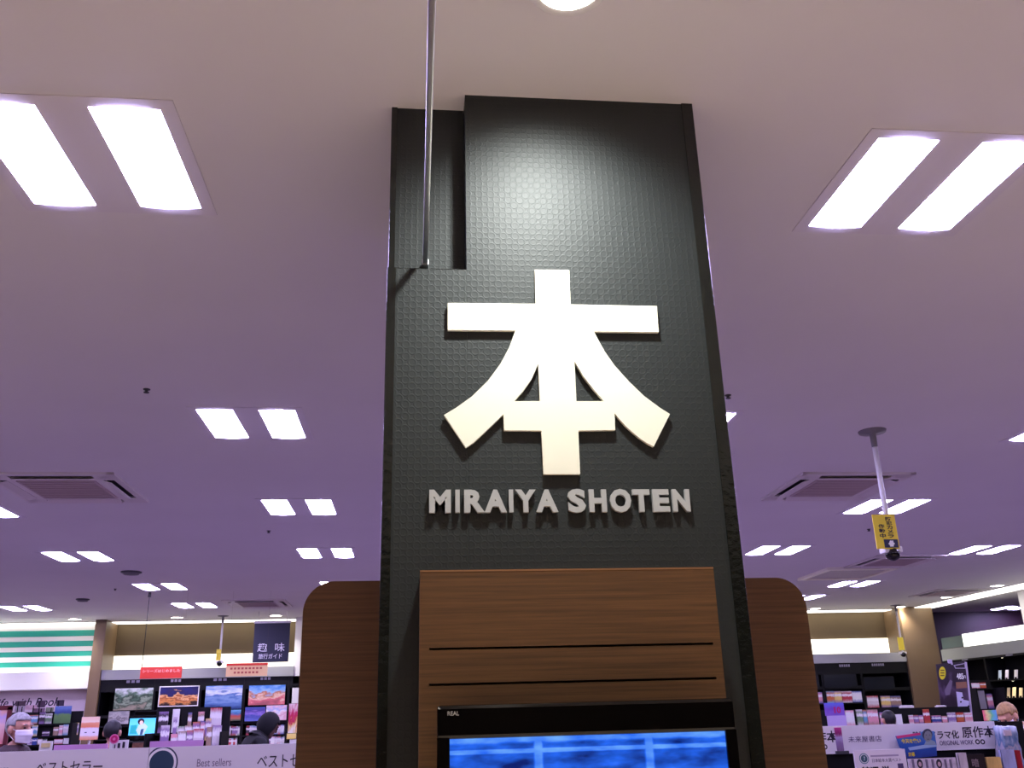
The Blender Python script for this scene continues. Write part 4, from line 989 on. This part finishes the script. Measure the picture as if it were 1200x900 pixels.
# clippings, novels
t, o, r = standup('clipping_card', 'white clipping card with two small dark-haired portraits', 'card', 1065, 888.5, 1121, 902, noisy('clipping_print', (214, 200, 214), .6, 60, .2), YJ-.02)
for px in (1078, 1100.5):
    for (w_, h_, dz, mm, dd) in ((3.2, 4.6, 0, M_INK, .001), (1.7, 2.4, -.002, mat('portrait_skin', (206, 170, 176), .5), .002)):
        p_ = ony(px, 895, YJ-.02); s_ = YJ/1010
        outline('portrait', [[(p_.x+w_*s_*cos(2*pi*k/20), p_.z+dz+h_*s_*sin(2*pi*k/20)) for k in range(20)]], YJ-.02, dd, mm, o)
for px in (1070, 1086, 1093, 1108, 1114):
    q = rect(px-1.2, 889.8, px+1.5, 900, YJ-.02); box('print_column', q[0], q[1], YJ-.021, YJ-.019, q[2], q[3], M_INKG, o)
NOV = [(1121.5, 882, 1131.5, (214, 200, 206), 'pale grey novel with printed cover beside the clipping card'), (1132, 883.5, 1152.5, (30, 18, 26), 'black novel with grey title characters'), (1153.5, 887, 1171.5, (226, 186, 110), 'ochre yellow novel beside the black novel'), (1172, 878.5, 1188, (176, 180, 220), 'pale blue novel at the end of the front ledge'), (1188.5, 879, 1195, (176, 28, 46), 'red novel edge on at the end of the front ledge')]
for k, (a, b, c, col_, lb_) in enumerate(NOV):
    r = rect(a, b, c, 905, YJ+.02)
    nt = book_front((r[0], r[1], zle, r[3]), YJ+.02, 0, k, '', None, .02, 'novel', 0, noisy('novel_%d' % k, col_, .4, 25, .25, 0, (1, 1, .3)), lb_)
    if k == 1:
        q = rect(1139, 889, 1147, 899, YJ); text('暗', mat('title_grey', (150, 130, 136), .5), nt, q[0], q[1], q[2], q[3], YJ, bold=.01)
# blue portrait POP card
YQ = YO-.05
r = rect(1050, 860, 1098, 878, YQ)
t = thing('portrait_card', 'blue cut-out card with a grey portrait head and a pink title strip', 'card', ((r[0]+r[1])/2, YQ, r[2]))
def QP(px, py): p_ = ony(px, py, YQ); return (p_.x, p_.z)
bd = outline('card', [[QP(*q) for q in ((1050, 862.5), (1079, 858.5), (1083, 856), (1095, 857), (1097.5, 872), (1098, 886), (1064, 889), (1060, 878), (1055, 876.5))]], YQ+.008, .008, picture('portrait_blue', [(0, (40, 60, 140)), (.5, (50, 100, 190)), (1, (90, 140, 205))], .15, 3), t)
outline('title_strip', [[QP(*q) for q in ((1050, 862.5), (1078, 858.6), (1079, 861.2), (1051.5, 865.5))]], YQ, .0015, mat('tag_pink_strip', (225, 60, 130), .5), bd)
q = rect(1056, 865.5, 1079, 871, YQ); text('今天を救い', mat('title_yellow', (240, 214, 60), .5), bd, q[0], q[1], q[2], q[3], YQ, bold=.03)
q = rect(1064.5, 881.5, 1072, 886.5, YQ); text('終幕', mat('title_yellow', (240, 214, 60)), bd, q[0], q[1], q[2], q[3], YQ, bold=.02)
outline('pale_band', [[QP(*q) for q in ((1064, 876), (1085, 872.5), (1097, 872), (1097.5, 875), (1066, 879.5))]], YQ, .001, mat('pale_blue_print', (170, 200, 235), .5), bd)
def ell(cx_, cy_, a, b, n_=24): return [QP(cx_+a*cos(2*pi*k/n_), cy_+b*sin(2*pi*k/n_)) for k in range(n_)]
outline('portrait_shoulders', [[QP(*q) for q in ((1083, 873), (1085, 868.5), (1091, 867), (1095.5, 869), (1097, 873))]], YQ, .002, mat('portrait_coat', (150, 170, 190), .5), bd)
outline('portrait_hair', [ell(1086.5, 860.5, 5.8, 6.5)], YQ, .003, mat('portrait_hair', (60, 64, 84), .5), bd)
outline('portrait_face', [ell(1087, 862.7, 4.5, 6.3)], YQ, .0045, mat('portrait_grey', (140, 144, 152), .5), bd)
for px in (1084.8, 1089): outline('portrait_eye', [ell(px, 861.3, .8, .35, 10)], YQ, .006, mat('portrait_hair', (60, 64, 84)), bd)
outline('portrait_mouth', [ell(1087, 866.2, 1.5, .35, 10)], YQ, .006, mat('portrait_hair', (60, 64, 84)), bd)
box('support', r[0]+.08, r[1]-.06, YQ+.006, YO+.001, r[2]+.01, r[2]+.03, M_BLACK, t)
# plastic bag beside the boards
def blob(name, label, cat, pts, Y, th, m, sub=2, seed=1, base=None):
    pass
xb0, xb1, zb0, zb1 = rect(1168, 851, 1190, 878, YO-.075)
t = thing('wrapped_pack', 'crumpled blue grey plastic wrapped pack at the end of the lavender board', 'pack', ((xb0+xb1)/2, YO+.1, zle))
bm = bmesh.new(); bmesh.ops.create_cube(bm, size=1); bmesh.ops.subdivide_edges(bm, edges=bm.edges[:], cuts=5, use_grid_fill=True)
rb = random.Random(5)
for v in bm.verts:
    v.co = Vector(((xb0+xb1)/2+v.co.x*(xb1-xb0)*(1-.25*(v.co.z+.5))+rb.uniform(-.006, .006), YO-.075+v.co.y*.08+rb.uniform(-.006, .006), zle+.008+(v.co.z+.5)*(zb1-zle-.008)+rb.uniform(-.006, .006)))
from_bm('wrap', bm, picture('wrap_print', [(0, (90, 110, 150)), (.35, (120, 150, 180)), (.5, (190, 180, 195)), (.65, (100, 130, 170)), (1, (190, 200, 220))], .4, 4, rough=.2), t, True)
box('label_patch', xb0+.02, xb0+.06, YO-.125, YO-.11, zb0+.07, zb0+.1, mat('patch_pale', (214, 196, 204), .5), t)

# --- covers gondola in the middle distance
YN = 12.4
zn1 = ony(1070, 848.5, YN).z; znt = ony(1070, 829.5, YN).z
gondola('black gondola with coloured covers before the brown pilaster', ony(948, 850, YN).x, ony(1140, 850, YN).x, YN, znt, [(zn1, .14), (1.0, .35), (.6, .35)], .4)
CV = [(990.5, 1000.5, 832.5, 8), (1003.5, 1010.5, 831.5, 4), (1011, 1015.5, 832, 10), (1016, 1028.5, 831.5, 5), (1030.5, 1035, 834.5, 5), (1049, 1056.5, 837, 8), (1065, 1070, 838, 5), (1070.5, 1076, 838, 7), (1076.5, 1081.5, 838, 5), (1082, 1089, 831, 1), (1091.5, 1102.5, 838.5, 2), (1103.5, 1109.5, 839, 5), (1110.5, 1119.5, 835, 7), (1120.5, 1129, 835, 9), (1130, 1139, 835, 5)]
for k, (a, b, c, i) in enumerate(CV):
    r = rect(a, c, b, 848.5, YN-.05); book_front((r[0], r[1], zn1, r[3]), YN-.05, i, k, 'on the black covers gondola', 'books on the covers gondola')
for a, b, lb_ in ((1056, 1070, 'pale folded paper on top of the covers gondola'), (1098, 1108, 'white small box on top of the covers gondola')):
    r = rect(a, 827, b, 830, YN); t = thing('folded_paper', lb_, 'paper', ((r[0]+r[1])/2, YN, znt)); box('sheet', r[0], r[1], YN-.03, YN+.06, znt, r[3], mat('offwhite_paper', (214, 208, 204), .6), t, .004)
    box('inner_sheet', r[0]+.02, r[1]-.02, YN-.028, YN+.05, r[3]-.001, r[3]+.006, M_PAPER, t)
# purple number board
r = rect(968.5, 823.5, 991, 850.5, YN-.48)
t = thing('number_board', 'purple board with a magenta number over a lilac panel', 'board', ((r[0]+r[1])/2, YN-.48, 0))
zmid = r[2]+(r[3]-r[2])*.44
b1 = box('top_board', r[0]-.012, r[1]-.01, YN-.48, YN-.465, zmid, r[3], picture('purple_blue_board', [(0, (140, 100, 200)), (.5, (120, 80, 190)), (1, (100, 110, 215))], .25, 3), t)
box('lower_board', r[0]+.005, r[1], YN-.478, YN-.463, r[2]-.3, zmid, mat('pale_lilac_board', (190, 168, 220), .5), t)
w_ = r[1]-r[0]; text('10', mat('number_magenta', (190, 20, 110), .5), b1, r[0]+w_*.42, r[0]+w_*.78, zmid+(r[3]-zmid)*.18, zmid+(r[3]-zmid)*.68, YN-.48, bold=.05)
box('post', (r[0]+r[1])/2-.02, (r[0]+r[1])/2+.02, YN-.463, YN-.44, 0, r[3]-.05, M_DGREY, t); box('post_base', (r[0]+r[1])/2-.15, (r[0]+r[1])/2+.15, YN-.55, YN-.41, 0, .02, M_DGREY, t)
# tall price poster on the gondola
YX = YN+.1
def XP(px, py): p_ = ony(px, py, YX); return (p_.x, p_.z)
t = thing('price_poster', 'tall dark purple price poster with a yellow oval and white cut shapes', 'poster', (XP(1118, 830)[0], YX, znt))
bd = outline('board', [[XP(*q) for q in ((1097, 778.5), (1131, 774.5), (1133.5, 778), (1141, 852), (1106, 852))]], YX+.012, .012, picture('dark_purple_poster', [(0, (36, 26, 36)), (.4, (52, 36, 52)), (.6, (90, 70, 100)), (.75, (50, 32, 56)), (1, (40, 28, 48))], .3, 4), t)
outline('white_edge', [[XP(*q) for q in ((1130, 775.5), (1133, 776), (1134.5, 788), (1141, 852), (1138.8, 852), (1132.5, 790), (1131, 778))]], YX, .002, mat('lilac_edge', (196, 184, 214), .5), bd)
outline('yellow_oval', [[XP(1104.3+3.9*cos(2*pi*k/24)+.0, 788.8+7.6*sin(2*pi*k/24)+.1*cos(2*pi*k/24)) for k in range(24)]], YX, .002, mat('oval_yellow', (236, 222, 40), .5), bd)
for py in (785.5, 788.6, 791.6): q = rect(1102, py-.7, 1106.6, py+.7, YX); box('oval_print', q[0], q[1], YX-.003, YX-.001, q[2], q[3], mat('olive_ink', (120, 100, 20), .5), bd)
q = rect(1121, 789, 1129, 796, YX); text('485', M_WINK, bd, q[0], q[1], q[2], q[3], YX, bold=.03)
q = rect(1129.4, 791.5, 1131.6, 795, YX); text('円', M_WINK, bd, q[0], q[1], q[2], q[3], YX, bold=.02)
outline('tan_band', [[XP(*q) for q in ((1120, 799.5), (1132.4, 798.8), (1133.4, 806), (1120.6, 807))]], YX, .002, mat('tan_print', (150, 104, 84), .5), bd)
outline('white_shape', [[XP(*q) for q in ((1120.5, 810.5), (1127.5, 811.5), (1129, 820), (1136.5, 821.5), (1138, 832), (1130, 831), (1122.5, 828))]], YX, .002, mat('lilac_white', (206, 200, 236), .5), bd)
for c_ in ((1125.9, 822.5), (1135, 827.5), (1127.6, 817.6)): outline('dark_dot', [[XP(c_[0]+1.1*cos(2*pi*k/14), c_[1]+1.1*sin(2*pi*k/14)) for k in range(14)]], YX, .003, M_INK, bd)
outline('grey_figure', [[XP(*q) for q in ((1113.5, 796.5), (1116, 798), (1115, 806), (1113, 814), (1108, 815), (1107, 809), (1110, 803))]], YX, .0015, mat('figure_grey', (120, 104, 130), .5), bd)
outline('frame_mark', [[XP(*q) for q in ((1117.5, 779.5), (1131, 777), (1131.8, 783.5), (1119.5, 783.5))], [XP(*q) for q in ((1118.8, 780.3), (1130.2, 778), (1130.8, 782.6), (1120.2, 782.6))]], YX, .002, mat('lilac_edge', (196, 184, 214)), bd)
for q_ in ((1111, 773, 1114, 777.5), (1114.2, 773, 1116, 779)):
    q = rect(*q_, YX); box('clip', q[0], q[1], YX-.004, YX+.014, q[2], q[3], mat('lilac_edge', (196, 184, 214)), t)
# things on the side shelf near the poster: plate, covers
def far_card(name, label, cat, a, b, c, d, Y, m, zbase=None):
    x0, x1, z0, z1 = rect(a, b, c, d, Y); t = thing(name, label, cat, ((x0+x1)/2, Y, z0)); box('board', x0, x1, Y, Y+.02, z0 if zbase is None else zbase+EPS, z1, m, t)
    return t, (x0, x1, z0, z1)
YY = 12.9
zyt = ony(1148, 831, YY).z
gy = gondola('black tall display stand behind the price poster', ony(1133, 820, YY).x, ony(1167, 820, YY).x, YY+.05, ony(1148, 797, YY).z, [(zyt, .12), (ony(1148, 806.5, YY).z, .08), (1.0, .3)], .35)
zys = ony(1148, 806.5, YY).z
t, r = far_card('display_plate', 'plain grey framed plate on the stand behind the price poster', 'plate', 1137.5, 809.5, 1155, 829.5, YY, mat('plate_grey', (150, 146, 158), .4), zyt)
box('rim', r[0]-.01, r[1]+.01, YY+.018, YY+.03, zyt+EPS, r[3]+.012, M_DGREY, t)
prow([(1138.5, 1147, 800.5, 806.5, 8), (1147.3, 1154.5, 800, 806.5, 9)], YY-.0, zys, 'on the top ledge of the tall stand', 'books on the tall stand')
prow([(1156.5, 1163, 813, 831, 5)], YY+.01, zyt, 'beside the grey framed plate', 'books on the tall stand')
r = rect(1153, 832, 1168.5, 844.5, 8.0)
t = thing('rainbow_card', 'small rainbow coloured card on a stand behind the lavender board', 'card', ((r[0]+r[1])/2, 8.0, 0))
box('card', r[0], r[1], 8.0, 8.012, r[2], r[3], picture('rainbow', [(0, (235, 110, 130)), (.3, (240, 226, 150)), (.55, (120, 200, 140)), (.8, (110, 190, 215)), (1, (120, 170, 220))], .22, 3, axis='X'), t)
tube('pole', ((r[0]+r[1])/2, 8.02, 0), ((r[0]+r[1])/2, 8.02, r[3]-.02), .01, M_STEEL, t); lathe('base', [(.14, 0), (.14, .012), (.015, .02)], M_STEEL, t, 20, ((r[0]+r[1])/2, 8.02, 0))

# ================================================================== PEOPLE
def person(label, loc, face, height, hair_col, top_col, leg_col, lean=0, lean_dir=0, head_pitch=0, hair='short', mask=False, hood=False, skin_c=(206, 150, 128), collar=None, arm=0):
    """standing figure modelled at 1.72 m facing -y, then bent, turned and placed"""
    k = height/1.72
    t = thing('person', label, 'person', loc)
    # skeleton: name -> (pos, rx, ry)
    J = {'pel': ((0, 0, .93), .155, .11), 'waist': ((0, .0, 1.08), .135, .095), 'chest': ((0, 0, 1.27), .165, .115), 'sh': ((0, .01, 1.40), .13, .085), 'neck': ((0, .005, 1.47), .058, .06), 'nk2': ((0, -.01, 1.54), .055, .058)}
    E_ = [('pel', 'waist'), ('waist', 'chest'), ('chest', 'sh'), ('sh', 'neck'), ('neck', 'nk2')]
    for s_, n_ in ((-1, 'l'), (1, 'r')):
        J['hip'+n_] = ((s_*.095, 0, .86), .095, .10); J['kn'+n_] = ((s_*.10, -.01, .48), .062, .066); J['an'+n_] = ((s_*.10, .02, .09), .042, .048); J['toe'+n_] = ((s_*.115, -.13, .045), .045, .035)
        J['sho'+n_] = ((s_*.185, .01, 1.385), .058, .062); fw = arm
        J['elb'+n_] = ((s_*.235, -.02-.12*fw, 1.12+.03*fw), .045, .047); J['wri'+n_] = ((s_*.225, -.08-.30*fw, .89+.16*fw), .031, .034); J['han'+n_] = ((s_*.22, -.10-.36*fw, .81+.19*fw), .034, .022)
        E_ += [('pel', 'hip'+n_), ('hip'+n_, 'kn'+n_), ('kn'+n_, 'an'+n_), ('an'+n_, 'toe'+n_), ('sh', 'sho'+n_), ('sho'+n_, 'elb'+n_), ('elb'+n_, 'wri'+n_), ('wri'+n_, 'han'+n_)]
        # fingers
        b_ = Vector(J['han'+n_][0])
        for f in range(4):
            q = b_+Vector((s_*.004, -.026+.017*f, -.03)); J['f%d%s' % (f, n_)] = (tuple(q), .009, .009)
            J['g%d%s' % (f, n_)] = (tuple(q+Vector((-s_*.006, -.004, -.045+.006*abs(f-1.5)))), .008, .008); J['h%d%s' % (f, n_)] = (tuple(q+Vector((-s_*.022, -.006, -.07+.008*abs(f-1.5)))), .007, .007)
            E_ += [('han'+n_, 'f%d%s' % (f, n_)), ('f%d%s' % (f, n_), 'g%d%s' % (f, n_)), ('g%d%s' % (f, n_), 'h%d%s' % (f, n_))]
        J['t1'+n_] = (tuple(b_+Vector((-s_*.012, -.04, -.005))), .010, .010); J['t2'+n_] = (tuple(b_+Vector((-s_*.02, -.055, -.04))), .009, .009)
        E_ += [('han'+n_, 't1'+n_), ('t1'+n_, 't2'+n_)]
    ks = list(J); me = bpy.data.meshes.new('b'); me.from_pydata([J[n_][0] for n_ in ks], [(ks.index(a), ks.index(b)) for a, b in E_], [])
    o = bpy.data.objects.new('b', me); COL.objects.link(o)
    md = o.modifiers.new('s', 'SKIN'); md.use_smooth_shade = True
    for i, n_ in enumerate(ks): sv = me.skin_vertices[0].data[i]; sv.radius = J[n_][1:]; sv.use_root = (n_ == 'pel')
    sb = o.modifiers.new('ss', 'SUBSURF'); sb.levels = 2
    m2 = eval_mesh(o); bpy.data.objects.remove(o)
    bm = bmesh.new(); bm.from_mesh(m2); bpy.data.meshes.remove(m2)
    HC = Vector((0, -.025, 1.625))
    def add_ball(c, r, rot=None):
        tb = bmesh.new(); bmesh.ops.create_uvsphere(tb, u_segments=20, v_segments=14, radius=1)
        bmesh.ops.transform(tb, matrix=Matrix.Translation(c) @ (rot or Matrix.Identity(4)) @ Matrix.Diagonal((*r, 1)), verts=tb.verts)
        mt = bpy.data.meshes.new('x'); tb.to_mesh(mt); tb.free(); bm.from_mesh(mt); bpy.data.meshes.remove(mt)
    add_ball(HC+Vector((0, .01, .02)), (.076, .096, .088)); add_ball(HC+Vector((0, -.02, -.045)), (.058, .068, .075))
    add_ball(HC+Vector((0, -.098, -.012)), (.013, .018, .022), Matrix.Rotation(RAD(-20), 4, 'X')); add_ball(HC+Vector((0, -.09, .02)), (.009, .012, .028))
    add_ball(HC+Vector((0, -.078, -.06)), (.024, .014, .010)); add_ball(HC+Vector((0, -.07, -.095)), (.03, .022, .02)); add_ball(HC+Vector((0, -.078, .025)), (.052, .018, .012))
    for s_ in (-1, 1): add_ball(HC+Vector((s_*.082, .012, -.008)), (.013, .023, .036))
    mt = bpy.data.meshes.new('x'); bm.to_mesh(mt); bm.free()
    o = bpy.data.objects.new('b', mt); COL.objects.link(o)
    rm = o.modifiers.new('r', 'REMESH'); rm.mode = 'VOXEL'; rm.voxel_size = .0085; rm.use_smooth_shade = True
    sm = o.modifiers.new('sm', 'SMOOTH'); sm.factor = .5; sm.iterations = 2
    body = eval_mesh(o); bpy.data.objects.remove(o)
    m_skin = noisy('skin_%d_%d_%d' % skin_c, skin_c, .5, 12, .05); m_top = noisy('cloth_%d_%d_%d' % top_col, top_col, .85, 40, .12); m_leg = noisy('cloth_%d_%d_%d' % leg_col, leg_col, .85, 40, .12); m_shoe = mat('shoe_black', (24, 22, 24), .4)
    m_hair = noisy('hair_%d_%d_%d' % hair_col, hair_col, .55, 60, .3, .4, (1, 1, .2))
    body.materials.clear()
    for mm in (m_skin, m_top, m_leg, m_shoe): body.materials.append(mm)
    for p_ in body.polygons:
        c = p_.center; hz = .875+.19*arm
        hand = abs(c.x) > .17 and c.z < hz and c.z > .6 and (arm == 0 or c.y < -.3*arm)
        p_.material_index = 0 if (c.z > 1.475 or hand) else (1 if c.z > .9 or (abs(c.x) > .17 and c.z > .7) else (2 if c.z > .10 else 3)); p_.use_smooth = True
    # pose
    def bend(v):
        v = Vector(v)
        if head_pitch and v.z > 1.46:
            w = min(1, (v.z-1.46)/.09); pv = Vector((0, 0, 1.50)); v = pv+Matrix.Rotation(head_pitch*w, 3, 'X') @ (v-pv)
        if lean and v.z > .85:
            w = min(1, (v.z-.85)/.3); pv = Vector((0, .02, .95)); ax = Vector((cos(lean_dir), sin(lean_dir), 0)); v = pv+Matrix.Rotation(lean*w, 3, ax) @ (v-pv)
        return v
    R = Matrix.Rotation(face, 3, 'Z')
    def place(me_):
        for v in me_.vertices: v.co = R @ (bend(v.co)*k)
    def child(name, bm_, m, smooth=True):
        bmesh.ops.recalc_face_normals(bm_, faces=bm_.faces[:]); me_ = bpy.data.meshes.new(name); bm_.to_mesh(me_); bm_.free(); place(me_); me_.materials.append(m)
        if smooth:
            for p_ in me_.polygons: p_.use_smooth = True
        c = bpy.data.objects.new(name, me_); COL.objects.link(c); c.parent = t; return c
    place(body); b = bpy.data.objects.new('body', body); COL.objects.link(b); b.parent = t
    # hair: a cap over the skull, thicker at the crown, cut along a hairline
    def cap(r, cut, low_back, off=(0, .012, .022), jitter=.003, sides=True):
        bm_ = bmesh.new(); bmesh.ops.create_uvsphere(bm_, u_segments=32, v_segments=22, radius=1); rr = random.Random(11)
        C0 = HC+Vector(off)
        for v in bm_.verts: v.co = C0+Vector((v.co.x*r[0], v.co.y*r[1], v.co.z*r[2]))*(1+rr.uniform(-jitter, jitter)*8)
        kill = [v for v in bm_.verts if (v.co.y < HC.y-.035 and v.co.z < HC.z+cut) or (v.co.z < HC.z+low_back) or (sides and abs(v.co.x) > .05 and v.co.y < HC.y+.035 and v.co.z < HC.z+.012)]
        bmesh.ops.delete(bm_, geom=kill, context='VERTS')
        g = bmesh.ops.extrude_face_region(bm_, geom=bm_.faces[:])
        for v in [e for e in g['geom'] if isinstance(e, bmesh.types.BMVert)]: v.co = C0+(v.co-C0)*.88
        return bm_
    if hood:
        bm_ = cap((.104, .122, .135), .05, -.135, (0, .02, -.005), .001, False); child('hood', bm_, m_top)
        bm_ = cap((.086, .106, .100), .06, -.02); child('hair', bm_, m_hair)
    elif hair == 'long':
        child('hair', cap((.088, .108, .102), .055, -.03), m_hair)
        bm_ = bmesh.new(); bmesh.ops.create_uvsphere(bm_, u_segments=24, v_segments=16, radius=1)
        for v in bm_.verts:
            zz = v.co.z; v.co = HC+Vector((v.co.x*(.088 if zz > 0 else .095), .055+v.co.y*.055, -.10+zz*.17))
        child('hair_length', bm_, m_hair)
    else: child('hair', cap((.085, .106, .100), .06, -.06), m_hair)
    for s_ in (-1, 1):
        bm_ = bmesh.new(); bmesh.ops.create_uvsphere(bm_, u_segments=10, v_segments=8, radius=1, matrix=Matrix.Translation(HC+Vector((s_*.032, -.083, .003))) @ Matrix.Diagonal((.013, .008, .006, 1)))
        child('eye', bm_, mat('eye_dark', (30, 22, 22), .2))
        if not hood:
            bm_ = bmesh.new(); bmesh.ops.create_uvsphere(bm_, u_segments=10, v_segments=8, radius=1, matrix=Matrix.Translation(HC+Vector((s_*.033, -.088, .027))) @ Matrix.Rotation(s_*.15, 4, 'Y') @ Matrix.Diagonal((.019, .006, .004, 1)))
            child('eyebrow', bm_, m_hair)
    if mask:
        bm_ = bmesh.new(); N, Mr = 14, 10; rows = []
        for j in range(Mr+1):
            vv = j/Mr; z = -.008-.104*vv; row = []
            for i in range(N+1):
                uu = -1+2*i/N; a = uu*RAD(74); hw = .075*(1-.30*max(0, vv-.35))
                prot = .030*math.exp(-(uu/.45)**2)*math.exp(-((vv-.38)/.33)**2)+(.004 if j % 3 == 1 else 0)
                row.append(bm_.verts.new(HC+Vector((hw*sin(a)*1.02, -.012-(.092-.008*vv)*cos(a)-prot, z*(1-.12*abs(uu))-.004*abs(uu)))))
            rows.append(row)
        for j in range(Mr):
            for i in range(N): bm_.faces.new((rows[j][i], rows[j][i+1], rows[j+1][i+1], rows[j+1][i]))
        g = bmesh.ops.extrude_face_region(bm_, geom=bm_.faces[:])
        for v in [e for e in g['geom'] if isinstance(e, bmesh.types.BMVert)]: v.co.y += .003
        mk = child('face_mask', bm_, mat('mask_white', (235, 228, 240), .7))
        for s_ in (-1, 1):
            for z in (-.012, -.085):
                bm_ = bmesh.new(); p0 = HC+Vector((s_*.069, -.028, z)); p1 = HC+Vector((s_*.086, .028, .012 if z > -.02 else -.03)); d = p1-p0
                bmesh.ops.create_cone(bm_, cap_ends=True, segments=6, radius1=.002, radius2=.002, depth=d.length, matrix=Matrix.Translation((p0+p1)/2) @ d.to_track_quat('Z', 'Y').to_matrix().to_4x4())
                child('mask_loop', bm_, mat('mask_white', (235, 228, 240)))
    if collar:
        bm_ = bmesh.new(); N = 24; rows = []
        for rr, zz in ((.066, 1.485), (.072, 1.50), (.10, 1.475), (.125, 1.44)):
            rows.append([bm_.verts.new((rr*1.05*cos(2*pi*i/N), .0+rr*sin(2*pi*i/N)*1.0, zz+.006*((i % 2)*2-1)*(rr > .09))) for i in range(N)])
        for a, b2 in zip(rows, rows[1:]):
            for i in range(N): bm_.faces.new((a[i], a[(i+1) % N], b2[(i+1) % N], b2[i]))
        g = bmesh.ops.extrude_face_region(bm_, geom=bm_.faces[:])
        for v in [e for e in g['geom'] if isinstance(e, bmesh.types.BMVert)]: v.co.z += .006
        child('collar', bm_, mat('collar_%d_%d_%d' % collar, collar, .7))
    return t
def standing(px, pyc, Y): p_ = ony(px, pyc, Y); return p_
# grey-haired shopper with a white mask, looking right
p = standing(23, 855, 8.0)
hh = (ony(25, 836.5, 8.0).z-.0)/1.735*1.72
person('grey-haired person wearing a white face mask and dark collared top', (p.x-.02, 8.0, 0), RAD(66), hh, (150, 148, 152), (44, 26, 34), (40, 40, 48), mask=True, collar=(52, 30, 38), skin_c=(196, 140, 120))
p = standing(131, 858, 10.0)
person('black-haired person seen from behind in front of the small monitor', (p.x, 10.0, 0), RAD(180), ony(131, 845, 10).z/1.735*1.72, (16, 14, 20), (34, 26, 44), (30, 30, 36))
p = standing(274, 880, 11.1)
person('hooded person in black leaning over before the travel shelves', (p.x, 11.1, 0), RAD(126), 1.82, (8, 8, 10), (7, 7, 13), (16, 16, 20), lean=RAD(34), hood=True, arm=.7, collar=(7, 7, 13), skin_c=(90, 62, 56))
p = standing(1042, 842, 10.8)
person('black-haired person seen from behind at the covers gondola', (p.x, 10.8, 0), RAD(178), ony(1042, 833, 10.8).z/1.735*1.72, (12, 10, 14), (24, 22, 30), (30, 30, 36), arm=.5)
p = standing(1183, 850, 8.4)
person('light brown haired person in tan with a white face mask bending over the shelves', (p.x+.30, 8.4+.10, 0), RAD(-74), 1.66, (166, 130, 80), (196, 158, 112), (60, 60, 66), lean=RAD(24), head_pitch=RAD(10), mask=True, collar=(236, 226, 206), arm=.7, skin_c=(214, 160, 130))
